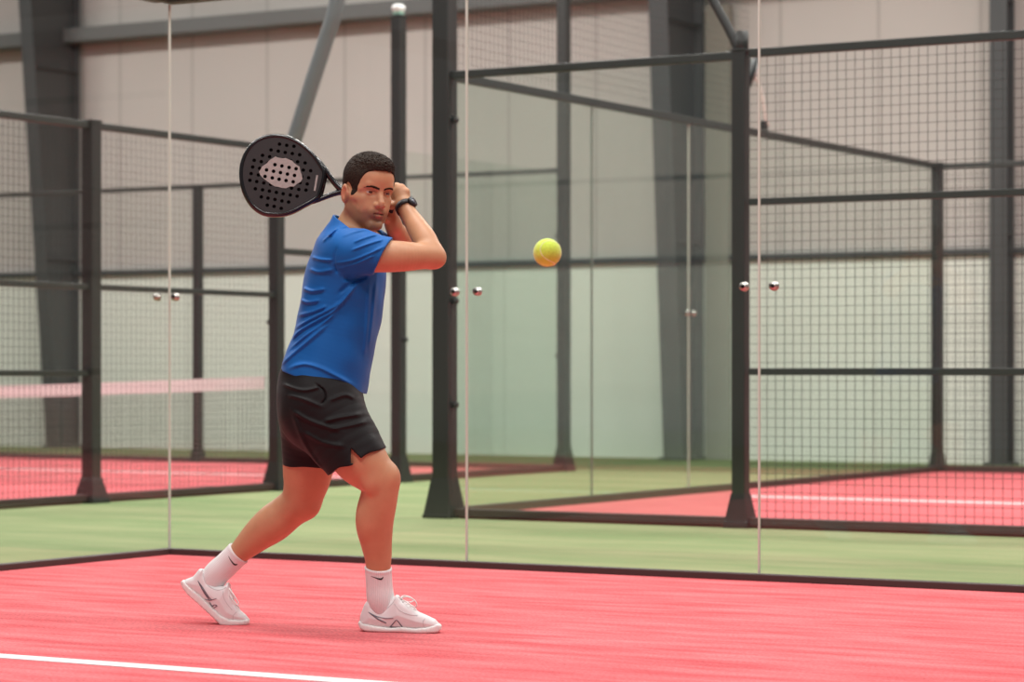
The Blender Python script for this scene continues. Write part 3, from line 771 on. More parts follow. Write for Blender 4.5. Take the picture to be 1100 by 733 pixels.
for s in (-1, 1):
    solid('eyebrow', brow(s), from_head(V3(75, s * 32, 18) * mm) - .045, from_head(V3(75, s * 32, 18) * mm) + .045, .0016, M_BROW, player, 0)
M_EYE = [mat('eye_white', (190, 180, 172), .15, spec=.6), mat('brown_iris', (58, 36, 24), .12, spec=.7), mat('pupil', (10, 8, 8), .08, spec=.8)]
for s in (-1, 1):
    t = bmesh.new(); bmesh.ops.create_uvsphere(t, u_segments=28, v_segments=30, radius=ER * HS)
    gz = nrm(V3(1, .10, -.04))
    rot = Vector(HR @ gz).to_track_quat('Z', 'Y').to_matrix().to_4x4()
    for f in t.faces:
        ang = f.calc_center_median().normalized().z; f.smooth = True
        f.material_index = 2 if ang > math.cos(math.radians(13)) else 1 if ang > math.cos(math.radians(35)) else 0
    t.transform(Matrix.Translation(Vector(from_head(EYE[s]))) @ rot)
    me = bpy.data.meshes.new('eye'); t.to_mesh(me); t.free(); link_mesh('eye', me, M_EYE, player)

# --- shirt
def folds2d(P, lst, ymax):
    """Raised cloth folds along paths seen on the near side: (path in picture-side plane, height, width)."""
    out = np.zeros(len(P)); Q = P.copy(); Q[:, 1] = 0
    w = np.clip((ymax - P[:, 1]) / .05, 0, 1)
    for path, amp, wid in lst:
        pts = catmull([L(px, py, 0) for px, py in path], 4); d, t = path_dist(Q, pts)
        out += 1.6 * amp * np.exp(-(d / (.75 * wid)) ** 2) * np.clip(np.sin(np.clip(t, .02, .98) * PI) * 2.2, 0, 1)
    return out * w
SF = [([(327, 310), (337.5, 314), (353, 312)], .006, .008), ([(325, 323), (333, 325.7), (347, 324)], .006, .008), ([(322, 339.5), (339, 336), (355, 330)], .006, .008),
      ([(318, 354), (334, 345), (353.5, 336), (371, 325), (387, 306)], .007, .008), ([(315, 366), (323, 357), (343, 346), (362, 335.5), (378, 320)], .006, .007),
      ([(313, 376), (330.5, 362), (348, 350.5), (366, 336)], .005, .007), ([(303, 393), (318, 380), (336, 365.6), (357, 348)], .006, .010),
      ([(311, 397), (329, 391.5), (346.4, 395), (366, 404.6), (384, 415)], .005, .009), ([(399, 305), (396, 353), (393, 385)], .004, .009), ([(406, 300), (402, 340), (397, 380)], .004, .008),
      ([(336, 277), (348, 281), (362, 282)], .004, .007), ([(334, 290), (346, 294), (362, 292)], .004, .008), ([(355, 257), (364, 249), (374, 244)], .0045, .007), ([(349, 262), (358, 254), (366, 244)], .004, .006),
      ([(366, 268), (363, 282), (366, 297)], -.004, .006), ([(372, 300), (386, 302), (398, 296)], -.006, .012), ([(366, 318), (380, 306), (392, 300)], -.004, .010)]
SL = [([(360, 286), (381, 283), (400, 276), (418, 267)], .0045, .006), ([(364, 292), (387, 286), (407, 277)], .004, .006), ([(383, 264), (395, 259), (410, 254)], .0035, .006), ([(380, 273), (398, 266), (416, 260)], .004, .006),
      ([(370, 258), (384, 252), (398, 249)], .003, .007)]
SHIRT = [tuple(L(374.5, 277, .015)) + (.124, .195), tuple(L(371.5, 300, .015)) + (.141, .185), tuple(L(366, 335, .01)) + (.1455, .170), tuple(L(358.5, 370, 0)) + (.146, .166),
         tuple(L(350, 398, 0)) + (.155, .178), tuple(L(345.5, 420, 0)) + (.157, .186), tuple(L(343, 440, 0)) + (.16, .19)]
CUF_R = L(411.5, 275, -.16); CUFN_R = nrm(V3(.894, -.05, -.447))
CUF_L = L(414, 270, .26)
CUFN_L = nrm(ELL_ - SHL)
HEMC = L(346, 411.5, 0); HEMN = nrm(V3(-.262, 0, -.963))
COLC = L(370, 238.5, 0); COLN = nrm(V3(.52, -.12, .85))
def shirt_solid(P):
    d = stack_tube(P, SHIRT, TSIDE)
    d = smin(d, ell(P, SHL, (.072,) * 3), .05)
    d = smin(d, cone(P, L(377, 262, .03), L(379, 240, .037), .105, .0765), .045)
    sl = limb(P, [tuple(L(371, 272, -.11)) + (.075,), tuple(L(386, 270, -.14)) + (.0785,), tuple(L(402, 273, -.155)) + (.0705,), tuple(L(420, 276.5, -.165)) + (.0625,), tuple(L(436, 278, -.165)) + (.062,)], 4)
    sl = smin(sl, limb(P, UPARM, 6) - .009, .01)
    d = smin(d, G_TORSO(P) - .0095, .015)
    sl = sl - folds2d(P, SL, .1)
    sl = smax(sl, (P - CUF_R) @ CUFN_R, .003)
    s2 = smax(cone(P, SHL, L(430, 274, .30), .068, .058), (P - CUF_L) @ CUFN_L, .003)
    d = d - folds2d(P, SF, .12)
    return smin(smin(d, sl, .018), s2, .03)
def shirt_sdf(P):
    d = shirt_solid(P) + ripple(P, .11, 2) * .0016
    d = smax(d, -(d + .0075), .001)
    d = smax(d, (P - HEMC) @ HEMN + .004 * np.sin(P[:, 0] * 24), .003)
    neck = limb(P, neck_rows(), 3) - .006
    d = smax(d, -neck, .004)
    inside = np.sqrt(((P - L(378, 245, .03)) ** 2).sum(1)) - .16
    return smax(d, np.minimum((P - COLC) @ COLN, -inside), .004)
def cloth(name, rgb, rough, weave, sheen=.25):
    m = mat(name, rgb, rough, spec=.25, noise=(9, .05)); nt = m.node_tree; b = nt.nodes['Principled BSDF']; N = nt.nodes.new; K = nt.links.new
    b.inputs['Sheen Weight'].default_value = sheen; b.inputs['Sheen Roughness'].default_value = .4
    tc = N('ShaderNodeTexCoord'); n = N('ShaderNodeTexNoise'); n.inputs['Scale'].default_value = weave; n.inputs['Detail'].default_value = 2; K(tc.outputs['Object'], n.inputs['Vector'])
    bp = N('ShaderNodeBump'); bp.inputs['Strength'].default_value = .25; bp.inputs['Distance'].default_value = .001; K(n.outputs['Fac'], bp.inputs['Height']); K(bp.outputs[0], b.inputs['Normal'])
    return m
M_SHIRT = cloth('blue_jersey', (12, 95, 170), .62, 500, .12)
def G_of(f, lo, hi): return Group(f, lo, hi)
solid('t_shirt', shirt_sdf, L(290, 440, -.30), L(445, 222, .42), .0027, M_SHIRT, player, 1)

# --- shorts
SHF = [([(305, 412), (330, 419), (350, 415)], .004, .007), ([(312, 424), (330, 428), (352, 437)], .004, .009), ([(318, 440), (340, 452), (372, 462)], .005, .010), ([(352, 452), (372, 447), (393, 444)], .005, .009),
       ([(360, 460), (380, 456), (398, 452)], .004, .008), ([(328, 462), (352, 474), (376, 478)], .004, .011), ([(343, 412), (352, 419), (354, 428), (349, 434)], -.005, .004), ([(358, 430), (374, 424), (384, 428)], .004, .008), ([(318, 440), (332, 478), (350, 505)], .004, .012)]
HRN, HRC = nrm(V3(.44, 0, -.898)), L(383, 495, -.13)
HLN, HLC = nrm(V3(-.03, 0, -1.0)), L(332, 501.5, .14)
def shorts_solid(P):
    d = stack_tube(P, [tuple(L(346, 398, 0)) + (.143, .165), tuple(L(343.5, 420, 0)) + (.151, .182), tuple(L(344, 442, 0)) + (.147, .195)], TSIDE)
    a = limb(P, LR((346, 436, -.07, .140), (362, 462, -.095, .128), (383.5, 495.5, -.125, .113), (396, 518, -.135, .113)), 4)
    b = limb(P, LR((336, 440, .085, .128), (334, 475, .12, .108), (332, 502, .14, .097), (331, 525, .15, .097)), 4)
    a = smax(a, (P - HRC) @ HRN + .005 * np.sin(P[:, 0] * 60), .003); b = smax(b, (P - HLC) @ HLN, .003)
    sl = poly2d(P[:, 0], P[:, 2], np.array([(L(px, py, -.2)[0], L(px, py, -.2)[2]) for px, py in ((377.5, 482), (388.5, 492.5), (386, 500), (377, 498))]))
    a = smax(a, -np.maximum(sl, P[:, 1] + .13), .002)
    return smin(smin(d, a, .04), b, .035)
def shorts_sdf(P):
    d = shorts_solid(P) - folds2d(P, SHF, .05) + ripple(P, .09, 1) * .0014
    d = smax(d, -(d + .0075), .001)
    return smax(d, P[:, 2] - L(346, 396, 0)[2], .003)
M_SHORTS = cloth('black_shorts_cloth', (18, 16, 17), .66, 420, .06)
solid('shorts', shorts_sdf, L(285, 522, -.30), L(425, 390, .30), .0027, M_SHORTS, player, 1)

# --- socks
def rib_mat(name, ax):
    m = mat(name, (232, 228, 228), .85, spec=.2); nt = m.node_tree; N = nt.nodes.new; K = nt.links.new
    tc = N('ShaderNodeTexCoord'); dp = N('ShaderNodeVectorMath'); dp.operation = 'DOT_PRODUCT'; dp.inputs[1].default_value = tuple(float(v) * 1050 for v in ax); K(tc.outputs['Object'], dp.inputs[0])
    sn = N('ShaderNodeMath'); sn.operation = 'SINE'; K(dp.outputs['Value'], sn.inputs[0])
    bp = N('ShaderNodeBump'); bp.inputs['Strength'].default_value = .55; bp.inputs['Distance'].default_value = .0012; K(sn.outputs[0], bp.inputs['Height']); K(bp.outputs[0], nt.nodes['Principled BSDF'].inputs['Normal'])
    return m
M_SOCKR = rib_mat('white_ribbed_cotton', (1, 0, .03)); M_SOCKL = rib_mat('white_ribbed_cotton_rear', (.68, 0, -.735))
M_MARK = mat('black_print', (22, 20, 22), .6)
def sock(rows, top_c, top_n, ax):
    def f(P):
        d = limb(P, rows, 6, flat=(V3(0, 1, 0), .94)); u = (P - top_c) @ np.asarray(top_n)
        d = d - .0016 * np.clip(1 - np.abs(u + .006) / .007, 0, 1)
        return smax(d, u, .003)
    return f
R_SOCK = LR((406.3, 604, -.088, .0490), (406.5, 614, -.085, .0475), (407.5, 630, -.081, .0470), (409, 644, -.08, .0490), (412, 656, -.078, .043))
rs = sock(R_SOCK, L(406.3, 609.5, -.085), nrm(V3(.06, -.25, .97)), (V3(1, 0, 0), V3(0, 1, 0)))
o_sr = solid('sock', rs, L(385, 665, -.16), L(432, 600, 0), .0024, M_SOCKR, player, 1)
L_SOCK = LR((262, 589, .21, .0470), (255, 595.5, .212, .0460), (243, 607, .215, .0460), (232, 617.5, .215, .0475), (225, 630, .215, .043))
lax = nrm(L(258, 593, .21) - L(232, 617, .215))
ls = sock(L_SOCK, L(256.5, 593.5, .211), nrm(lax + V3(0, -.2, 0)), (nrm(np.cross(lax, V3(0, 1, 0))), V3(0, 1, 0)))
o_sl = solid('sock', ls, L(205, 645, .13), L(275, 578, .29), .0024, M_SOCKL, player, 1)
def near_y(f, x, z, y0, y1, n=160):
    """First y at which the line through (x, z) enters the solid, coming from the near side."""
    ys = np.linspace(y0, y1, n); v = f(np.column_stack([np.full(n, x), ys, np.full(n, z)])); i = np.argmax(v < 0)
    return ys[i] if v[i] < 0 else None
def mark_strip(name, f, path, widths, ref_y, m, parent, lift=.0012, n=6, half=.16):
    """Flat printed mark laid on the near side of a solid: centre line and half widths in picture units."""
    rows = catmull([tuple(p) + (w,) for p, w in zip(path, widths)], n); vs = []; fs = []
    for i, (px, py, w) in enumerate(rows):
        a = rows[max(i - 1, 0)]; b = rows[min(i + 1, len(rows) - 1)]; t = nrm(V3(b[0] - a[0], b[1] - a[1], 0)); nx, ny = -t[1], t[0]
        for k in (-1, 0, 1):
            p = L(px + nx * w * k, py + ny * w * k, ref_y); y = near_y(f, p[0], p[2], ref_y - half, ref_y + .1)
            vs.append((p[0], (y if y is not None else ref_y) - lift, p[2]))
    for i in range(len(rows) - 1):
        for k in (0, 1): fs.append((3 * i + k, 3 * i + k + 1, 3 * i + k + 4, 3 * i + k + 3))
    mb = MB(); mb.add(vs, fs, 0, True); o = mb.build(name, m, parent)
    md = o.modifiers.new('thick', 'SOLIDIFY'); md.thickness = .0012; md.offset = 0
    return o
mark_strip('swoosh_mark', rs, [(399, 618.4), (403, 619.6), (407.5, 621.2), (410.5, 621.2), (412.4, 619.2)], [.12, .4, .75, .9, .3], -.085, M_MARK, o_sr)
mark_strip('swoosh_mark', ls, [(246.8, 596.8), (248.6, 600.2), (251.4, 604.2), (253.8, 606.2), (256.2, 605.6)], [.12, .4, .7, .8, .3], .213, M_MARK, o_sl)

# --- shoes
M_SHOE = mat('white_shoe_upper', (232, 230, 230), .6, spec=.3, bump=(260, .25, .001))
M_SOLE = mat('white_rubber_sole', (236, 233, 230), .5, spec=.4)
M_LACE = mat('white_lace', (238, 236, 234), .8)
M_SILVER = mat('silver_grey_print', (112, 112, 122), .35, .3)
M_OUT = mat('pale_grey_outsole', (190, 186, 186), .7)
def shoe(profile, sole, plan, yc, slope, collar, name):
    """profile, sole: side outlines; plan: (u, half width) along the foot; slope: sideways drift of the foot's centre line per metre of x."""
    pp = np.array([(L(a, b, yc)[0], L(a, b, yc)[2]) for a, b in profile]); sp = np.array([(L(a, b, yc)[0], L(a, b, yc)[2]) for a, b in sole])
    pu = np.array([L(a, 650, yc)[0] for a, _ in plan]); pv = np.array([w for _, w in plan]); xm = (pu[0] + pu[-1]) / 2
    def cy(x): return yc + slope * (x - xm)
    def upper(P):
        x, y, z = P.T; hw = np.interp(x, pu, pv); d2 = poly2d(x, z, pp)
        depth = np.clip(-d2 / .055, 0, 1); v = np.abs(y - cy(x))
        e = v - hw * (.66 + .38 * np.sqrt(depth))
        return smax(d2, e * .8, .016)
    def solef(P):
        x, y, z = P.T; hw = np.interp(x, pu, pv) + .0005
        d = smax(poly2d(x, z, sp), (np.abs(y - cy(x)) - hw) * .85, .008)
        return d - .0004 * np.sin(x * 420) * np.clip((z - .0) / .02, 0, 1)
    return upper, solef, cy
# front shoe, flat on the court
fp = [(385.5, 672), (386.5, 662), (391, 650), (394.5, 645.5), (397, 646), (400, 652), (406, 655.5), (413, 653), (420, 645.5), (425.5, 639.5), (428.5, 640), (431, 645), (440, 650.5), (450, 657.5), (460, 661.5), (468, 665), (473.5, 670.5), (473.5, 674), (460, 676), (400, 675)]
fs_ = [(383.8, 670.5), (385.5, 668), (390, 670.5), (404, 672.5), (420, 674), (432, 672.8), (446, 674), (460, 672.5), (471, 669), (475, 671), (474.5, 675.5), (470.5, 678.4), (450, 679.3), (430, 678.6), (412, 679), (392, 678.4), (386.5, 676)]
fplan = [(383, .020), (387, .033), (396, .041), (412, .043), (428, .043), (446, .050), (458, .049), (467, .040), (473, .024), (475.5, .008)]
u1, s1, c1 = shoe(fp, fs_, fplan, -.094, -.22, (L(409, 650, -.09), L(405, 600, -.088), .040, .050), 'front')
# rear shoe, heel lifted and bent at the ball
rp = [(195, 627), (199, 623), (207, 620), (214, 611.5), (218, 611.5), (219.5, 618), (224, 626), (232, 630), (240, 630), (245.5, 626.5), (247, 629), (249, 637), (253, 648), (259, 656), (264.5, 660), (268, 664), (268, 668), (240, 668), (231, 658), (216, 643), (202, 633)]
rsl = [(193.5, 626), (196, 623.5), (203, 630), (217, 641), (230, 653), (238, 660.5), (248, 664.5), (262, 665), (268, 664.5), (269, 668), (267, 670.6), (248, 671.4), (238, 670.8), (230.5, 663.5), (215.5, 650.5), (201, 638.5), (195, 631)]
rplan = [(192, .018), (196, .031), (205, .039), (220, .042), (234, .044), (248, .049), (257, .046), (264, .036), (268.5, .022), (270, .008)]
u2, s2, c2 = shoe(rp, rsl, rplan, .20, -.20, (L(231, 626, .213), L(258, 592, .211), .040, .048), 'rear')
M_SEAMS = mat('grey_stitching', (196, 193, 194), .7)
def build_shoe(u, s, lo, hi, marks, laces, bows, cy, ref, seams=()):
    o = solid('shoe', u, lo, hi, .0022, M_SHOE, player, 1)
    so = solid('shoe_sole', s, lo, hi, .0022, M_SOLE, o, 1)
    for path, w in marks: mark_strip('shoe_stripe', u, path, [.72 * k for k in w], ref, M_SILVER, o, .0015, 5)
    for path in seams: mark_strip('shoe_seam', u, path, [.28] * len(path), ref, M_SEAMS, o, .001, 5)
    for pts in laces: MB().tube(spline([Vector(p) for p in pts], 6), .0026, 8).build('shoelace', M_LACE, o)
    for pts in bows: MB().tube(spline([Vector(p) for p in pts], 8), .0024, 8).build('shoelace', M_LACE, o)
    return o
def lace_rows(u, lst, yc, cy, span):
    out = []
    for (px, py), (qx, qy) in lst:
        a = []
        for t in (-1, -.6, -.2, .2, .6, 1):
            p = L(px + (qx - px) * (t + 1) / 2, py + (qy - py) * (t + 1) / 2, yc); y = cy(p[0]) + span * t
            zs = np.linspace(p[2] + .06, p[2] - .05, 120); v = u(np.column_stack([np.full(120, p[0]), np.full(120, y), zs])); i = np.argmax(v < 0)
            a.append((p[0], y, (zs[i] if v[i] < 0 else p[2]) + .0018))
        out.append(a)
    return out
fl_ = lace_rows(u1, [((429, 646), (431, 645)), ((433, 648), (435, 647)), ((437, 651), (439, 650)), ((441, 653.5), (443, 652.5)), ((445, 656), (447, 655))], -.094, c1, .022)
bow1 = [[L(430, 644, -.10), L(436, 641.5, -.125), L(443, 643.5, -.14), L(447.5, 648.5, -.145), L(446, 653, -.14), L(441, 650, -.13), L(434, 645.5, -.11), L(430, 644, -.10)],
        [L(430, 644, -.08), L(433, 640.5, -.06), L(440, 641.5, -.05), L(444, 645.5, -.05), L(439, 647, -.06), L(431, 645, -.08)], [L(430, 645, -.10), L(428, 650, -.118), L(431, 657, -.122), L(429.5, 662, -.124)]]
build_shoe(u1, s1, L(378, 684, -.23), L(482, 632, .03), [([(395.8, 657.4), (401, 661), (408, 665.5), (415.5, 668.8)], [.3, .9, 1.0, .4]), ([(395.8, 657.4), (404, 661.5), (413, 663.5), (423, 663.2)], [.3, .55, .5, .35]),
           ([(419.5, 672.8), (423, 669), (426.5, 665.5), (430, 669.2), (433, 673)], [.6, .7, .5, .7, .6]), ([(419.5, 672.8), (426, 673.2), (433, 673)], [.5, .6, .5])], fl_, bow1, c1, -.094, ([(398, 651.5), (406, 657), (414, 655), (421.5, 648), (425, 643)], [(457, 663), (455, 667), (456, 672)], [(424, 648), (430, 655), (440, 659), (449, 660)]))
rl_ = lace_rows(u2, [((244, 634), (247, 632)), ((246, 639), (249.5, 637)), ((248, 644), (251.5, 642)), ((250.5, 649), (254, 647)), ((253, 653), (257, 651))], .20, c2, .022)
bow2 = [[L(244.5, 630, .18), L(248, 635, .155), L(252, 641, .145), L(256, 648, .145), L(254.5, 650, .145), L(250, 645, .15), L(246, 636, .165), L(244.5, 630, .18)], [L(244.5, 630, .18), L(246, 638, .155), L(245, 646, .153)]]
build_shoe(u2, s2, L(186, 678, .10), L(276, 604, .31), [([(213.5, 623.5), (217, 630), (221.5, 637.5), (226, 643.5)], [.3, .8, 1.0, .6]), ([(213.5, 623.5), (219, 631), (225, 640), (229, 644)], [.2, .5, .6, .4]), ([(221, 643.2), (227, 644.2), (234, 642)], [.4, .6, .3]),
           ([(226, 646), (229.5, 651), (231, 649), (234.5, 650), (230, 653)], [.6, .8, .5, .6, .4])], rl_, bow2, c2, .20, ([(218.5, 616), (222, 626), (231, 632.5), (240, 632.5), (244.5, 630)], [(256, 656), (252.5, 660), (252, 665)], [(241, 634), (242, 641), (246, 648), (251, 654)]))

# --- wristwatch
wa = nrm(ELR - WRR); wc = WRR + wa * .012
e1 = nrm(np.cross(wa, V3(0, 1, 0))); e2 = np.cross(wa, e1)
if e1[0] < 0: e1 = -e1; e2 = -e2
M_STRAP = mat('black_rubber', (24, 23, 25), .5); M_DIAL = mat('watch_glass', (70, 74, 82), .12, spec=.8)
we = empty('wristwatch', tuple(wc), 0); we.parent = player
mb = MB(); pts = [tuple(e1 * .0325 * math.cos(a) + e2 * .0335 * math.sin(a)) for a in np.linspace(0, 2 * PI, 41)[:-1]]
n = len(pts); vs = []; fs = []
for k, p in enumerate(pts):
    p = np.array(p); o_ = nrm(p)
    for q in (p - wa * .009 - o_ * .001, p - wa * .009 + o_ * .0035, p + wa * .009 + o_ * .0035, p + wa * .009 - o_ * .001): vs.append(tuple(q))
for k in range(n):
    for c in range(4): fs.append((4 * k + c, 4 * k + (c + 1) % 4, 4 * ((k + 1) % n) + (c + 1) % 4, 4 * ((k + 1) % n) + c))
mb.add(vs, fs, 0, True); mb.build('watch_strap', M_STRAP, we)
dd = nrm(e1 * .92 + V3(0, -.42, .15)); dc = Vector(dd * .034)
mb = MB(); mb.cyl(dc - Vector(dd) * .004, dc + Vector(dd) * .008, .0205, 28); mb.build('watch_case', M_STRAP, we)
mb = MB(); mb.cyl(dc + Vector(dd) * .008, dc + Vector(dd) * .0092, .0165, 28); mb.build('watch_dial', M_DIAL, we)
# ----------------------------------------------------------------- the racket and the ball
# Racket frame: a along the handle from the head towards the grip, b across the face, c through its thickness.
RY = .135
RC = L(301.5, 188.5, RY); RE_ = L(366, 208, RY)
ra = nrm(RE_ - RC + V3(0, .004, 0)); rc_ = nrm(V3(.10, -1, .06)); rb = np.cross(rc_, ra); rb /= np.linalg.norm(rb); rc_ = np.cross(ra, rb)
RM = Matrix(((ra[0], rb[0], rc_[0], RC[0]), (ra[1], rb[1], rc_[1], RC[1]), (ra[2], rb[2], rc_[2], RC[2]), (0, 0, 0, 1)))
WM = Matrix.Translation((pw.x, pw.y, SURF)) @ Matrix.Rotation(YAW, 4, 'Z') @ RM
racket = bpy.data.objects.new('padel_racket', None); COL.objects.link(racket); racket.matrix_world = WM; racket.empty_display_size = .1
tag(racket, 'black perforated padel racket with a pale centre patch, held behind the player head', 'racket')
def pa(px, py):
    """Racket plane coordinates (a, b) of a point seen at pixel px, py."""
    p = L(px, py, RY) - RC; k = V3(ra[0], ra[2], 0); M2 = np.array([[ra[0], rb[0]], [ra[2], rb[2]]])
    return tuple(np.linalg.solve(M2, np.array([p[0], p[2]])))
outline_px = [(257, 187), (258.5, 174), (264, 161), (273, 151), (284, 145.5), (296, 143.8), (308, 145.4), (320, 150.5), (331, 158.5), (340, 168), (347, 178.5), (350.5, 185.5), (349.5, 195), (346.5, 206), (343.5, 213.5),
              (337, 218.5), (327, 224), (317, 229.5), (306, 233), (294, 233.8), (282, 231.8), (271, 224.5), (263, 213), (258.5, 200)]
OUT = [pa(*p) for p in outline_px]
OUTS = catmull(np.array(OUT + OUT[:3] )[:, :2], 4)[4:4 + 4 * len(OUT)]
hole_px = []
def row(y0, x0, dx, dy, n): hole_px.extend((x0 + dx * i, y0 + dy * i) for i in range(n))
HPX = [(351, 143), (405, 152), (459, 159), (288, 187), (342, 196), (394, 206), (447, 214), (502, 223), (225, 228), (278, 238), (330, 247), (383, 257), (435, 268), (487, 276), (543, 284),
       (163, 266), (216, 276), (265, 288), (318, 298), (370, 308), (424, 319), (476, 328), (530, 338), (585, 343), (152, 316), (204, 326), (256, 338), (308, 348), (360, 358), (412, 369), (465, 379), (518, 388), (570, 396),
       (141, 366), (195, 376), (245, 387), (299, 398), (350, 408), (402, 418), (455, 427), (506, 432), (560, 443), (132, 416), (183, 426), (236, 436), (287, 446), (339, 457), (391, 466), (443, 474), (497, 484), (551, 489),
       (173, 480), (227, 488), (278, 497), (330, 507), (381, 517), (434, 526), (485, 535), (218, 541), (268, 550), (320, 560), (372, 571), (422, 579), (263, 603), (314, 612), (367, 627)]
HOLES = [pa(250 + x / 6.984, 135 + y / 6.981) for x, y in HPX]
HRAD = .0067; TH = .019
def fill2d(outer, holes):
    """Flat triangulated face with round holes; returns a bmesh with its boundary loops kept."""
    t = bmesh.new(); edges = []
    for lp in [outer] + holes:
        vs = [t.verts.new((p[0], p[1], 0)) for p in lp]
        edges += [t.edges.new((vs[i], vs[(i + 1) % len(vs)])) for i in range(len(vs))]
    bmesh.ops.triangle_fill(t, edges=edges, use_beauty=True, use_dissolve=False)
    # drop triangles that fell inside a hole
    return t
def plate(outer, holes, z0, z1, name, m, parent):
    t = fill2d(outer, holes)
    hs = np.array([np.mean(h, axis=0) for h in holes]) if holes else np.zeros((0, 2))
    if len(hs):
        bad = [f for f in t.faces if min(((f.calc_center_median().x - h[0]) ** 2 + (f.calc_center_median().y - h[1]) ** 2) for h in hs) < (HRAD * .55) ** 2 and all(min((v.co.x - h[0]) ** 2 + (v.co.y - h[1]) ** 2 for h in hs) < (HRAD * 1.05) ** 2 for v in f.verts)]
        bmesh.ops.delete(t, geom=bad, context='FACES_ONLY')
    r = bmesh.ops.extrude_face_region(t, geom=list(t.faces)); nv = [v for v in r['geom'] if isinstance(v, bmesh.types.BMVert)]
    for v in nv: v.co.z = z1
    ns = set(nv)
    for v in t.verts:
        if v not in ns: v.co.z = z0
    bmesh.ops.recalc_face_normals(t, faces=list(t.faces))
    me = bpy.data.meshes.new(name); t.to_mesh(me); t.free(); return link_mesh(name, me, m, parent)
def ring(c, r, n=14): return [(c[0] + r * math.cos(2 * PI * k / n), c[1] + r * math.sin(2 * PI * k / n)) for k in range(n)]
M_FACE = mat('carbon_face', (42, 38, 38), .5, noise=(30, .08)); M_FRAME = mat('glossy_black_frame', (20, 18, 19), .22, spec=.6)
M_PATCH = mat('pale_print', (160, 151, 146), .6, noise=(60, .12)); M_GRIP = mat('black_grip_tape', (26, 24, 24), .8)
cin = np.mean(OUTS, axis=0)
inner = [tuple(cin + (p - cin) * .955) for p in OUTS]
plate(inner, [ring(h, HRAD) for h in HOLES], -TH * .86, TH * .86, 'racket_face', M_FACE, racket)
plate(inner, [], -TH * .3, TH * .3, 'hole_shade_plate', mat('hole_shade_black', (14, 12, 12), .9), racket)  # added black plate stops the through-holes, standing in for their inner shade
# rounded rim that follows the outline
rim = MB(); n = len(OUTS); prof = [(-.0, -TH), (.55, -TH * .92), (.95, -TH * .45), (1.0, 0), (.95, TH * .45), (.55, TH * .92), (.0, TH), (-.35, TH * .9), (-.35, -TH * .9)]
vs = []; fs = []
for i in range(n):
    tng = nrm(np.append(OUTS[(i + 1) % n] - OUTS[i - 1], 0)); out = V3(tng[1], -tng[0], 0)
    if out[:2] @ (OUTS[i] - cin) < 0: out = -out
    for s, z in prof: p = np.append(OUTS[i], 0) + out * (.011 * s - .011); vs.append((p[0], p[1], z))
m_ = len(prof)
for i in range(n):
    for k in range(m_): fs.append((i * m_ + k, ((i + 1) % n) * m_ + k, ((i + 1) % n) * m_ + (k + 1) % m_, i * m_ + (k + 1) % m_))
rim.add(vs, fs, 0, True); rim.build('racket_rim', M_FRAME, racket)
# pale patch printed on both faces, with the holes running through it
patch_px = [(200, 352), (214, 330), (222, 312), (246, 296), (262, 284), (280, 262), (305, 248), (322, 236), (345, 246), (372, 250), (398, 248), (420, 258), (446, 268), (462, 286), (480, 300), (502, 312), (506, 336), (512, 356), (520, 378), (524, 404),
            (510, 428), (486, 440), (462, 462), (430, 462), (402, 476), (374, 474), (346, 466), (318, 462), (292, 446), (262, 424), (244, 410), (222, 392), (208, 374)]
PATCH = [pa(250 + x / 6.984, 135 + y / 6.981) for x, y in patch_px]
pin = [h for h in HOLES if poly2d(np.array([h[0]]), np.array([h[1]]), PATCH)[0] < -HRAD * 1.25]
for z0, z1 in ((TH * .86 + .0001, TH * .86 + .0011), (-TH * .86 - .0011, -TH * .86 - .0001)):
    plate(PATCH, [ring(h, HRAD * 1.02) for h in pin], z0, z1, 'centre_patch', M_PATCH, racket)
bar = [pa(250 + x / 6.984, 135 + y / 6.981) for x, y in ((627, 376), (641, 378), (622, 496), (608, 494))]
plate(bar, [], TH * .86, TH * .86 + .0012, 'pale_bar', M_PATCH, racket)
def arm(pts, r):
    s = catmull([pa(*p) + (0, q) for p, q in zip(pts, r)], 6); mb = MB()
    mb.tube([tuple(q[:3]) for q in s], [q[3] for q in s], 14); o = mb.build('throat_arm', M_FRAME, racket)
    for v in o.data.vertices: v.co.z *= 1.35
arm([(337, 166.5), (343, 173.5), (349.5, 183), (356, 192.5), (363, 200.5), (370, 206.5), (376, 209.5)], [.004, .0075, .0105, .0105, .0115, .0125, .013])
arm([(334, 219), (341, 215.5), (349, 212), (358, 208.6), (367, 206.4), (376, 209)], [.004, .008, .0092, .010, .0115, .013])
arm([(350.5, 184), (348.5, 195), (345.8, 206), (343, 214.5)], [.008, .0072, .0075, .008])
ga = pa(369, 208.6); gb = (ga[0] + .185, ga[1])
mb = MB(); mb.tube([(ga[0], ga[1], 0), (ga[0] + .02, ga[1], 0), (ga[0] + .17, ga[1] * .9, 0), (ga[0] + .185, ga[1] * .9, 0), (ga[0] + .19, ga[1] * .9, 0)], [.0135, .0150, .0155, .019, .017], 16)
mb.build('grip', M_GRIP, racket)

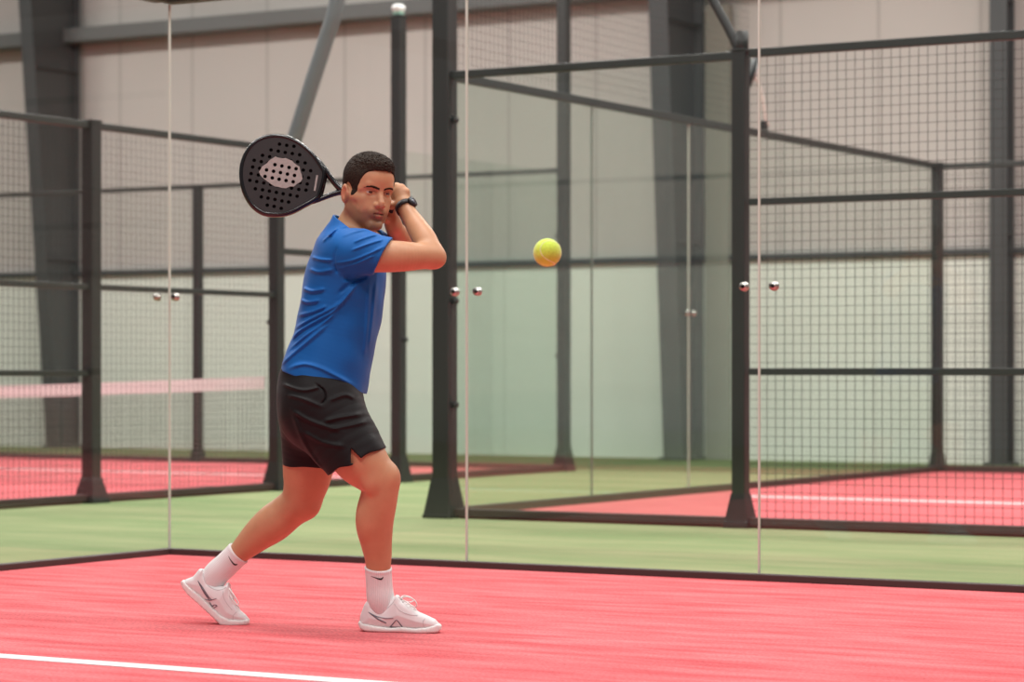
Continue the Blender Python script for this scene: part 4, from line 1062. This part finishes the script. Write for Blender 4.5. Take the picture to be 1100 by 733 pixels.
by = 7.6; bp_ = cam_to_world((588 - 550) / FPX * by, by)
M_BALL = mat('yellow_felt', (208, 232, 84), .9, spec=.1, noise=(120, .10), bump=(300, .5, .002), Sheen_Weight=.5)
ball = empty('padel_ball', (bp_.x, bp_.y, CAM.z + (HOR - 271.5) / FPX * by), YAW, 'yellow felt padel ball flying in the air right of the player', 'ball')
BR = 15.2 / FPX * by
t = bmesh.new(); bmesh.ops.create_icosphere(t, subdivisions=5, radius=BR)
for f in t.faces: f.smooth = True
me = bpy.data.meshes.new('felt'); t.to_mesh(me); t.free(); link_mesh('felt', me, M_BALL, ball)
sm = []
for k in range(96):
    a = 2 * PI * k / 96; b_ = .44; x = math.cos(a) + b_ * .5 * math.cos(3 * a); y = math.sin(a) - b_ * .5 * math.sin(3 * a); z = 1.25 * math.sqrt(b_) * math.sin(2 * a)
    sm.append(Vector((x, z, y)).normalized() * BR * 1.0)
seam = MB().tube(sm, BR * .03, 6, False, closed=True).build('seam', mat('pale_seam', (236, 236, 190), .8), ball)
seam.rotation_euler = (.5, .9, 2.2)
# ----------------------------------------------------------------- light, camera
def area(name, loc, sx, sy, power, color=(1, .97, .93), rot=(0, 0, 0)):
    l = bpy.data.lights.new(name, 'AREA'); l.shape = 'RECTANGLE'; l.size = sx; l.size_y = sy; l.energy = power; l.color = color
    o = bpy.data.objects.new(name, l); COL.objects.link(o); o.location = loc; o.rotation_euler = rot
    return o
# rows of hall lamps above the courts
for i, (x, y, p) in enumerate(((2.2, -7.2, 470), (6.5, -7.2, 470), (2.2, -2.2, 470), (6.5, -2.2, 470), (2, 5, 480), (7, 5, 480), (2, 9.5, 500), (7, 9.5, 460),
                               (-7, 3, 480), (-7, 9, 680), (-3, 1, 420), (-2.5, 8, 620), (-13, 9, 760))):
    area('hall_lamp', (x, y, 7.4), 2.6, .7, p)
w = bpy.data.worlds.new('hall_ambient'); SC.world = w; w.use_nodes = True  # even ambient fill added in place of the hall's unbuilt surroundings
nt = w.node_tree; bg = nt.nodes['Background']
bg.inputs[0].default_value = (.93, .96, 1.0, 1); bg.inputs[1].default_value = .38

cam = bpy.data.cameras.new('camera'); co = bpy.data.objects.new('camera', cam); COL.objects.link(co)
co.location = CAM + Vector(globals().get('STEP', (0, 0, 0))); co.rotation_euler = (PI / 2, 0, YAW)
cam.sensor_fit = 'HORIZONTAL'; cam.sensor_width = 36.0; cam.lens = 36.0 * FPX / 1100.0; cam.shift_x = 0.0; cam.shift_y = (HOR - 366.5) / 1100.0
if globals().get('LOOK'):
    lx, ly, lk = LOOK
    cam.lens *= lk; cam.shift_x = lk * (lx - 550) / 1100; cam.shift_y = lk * (HOR - ly) / 1100
cam.clip_start = .1; cam.clip_end = 200
cam.dof.use_dof = True; cam.dof.focus_distance = 9.25; cam.dof.aperture_fstop = 3.4
SC.camera = co
SC.view_settings.view_transform = 'Standard'; SC.view_settings.look = 'None'
SC.view_settings.gamma = 1.0; SC.view_settings.use_curve_mapping = False
SC.view_settings.exposure = -0.9
SC.cycles.transparent_max_bounces = 40
SC.cycles.max_bounces = 8
SC.cycles.use_denoising = True
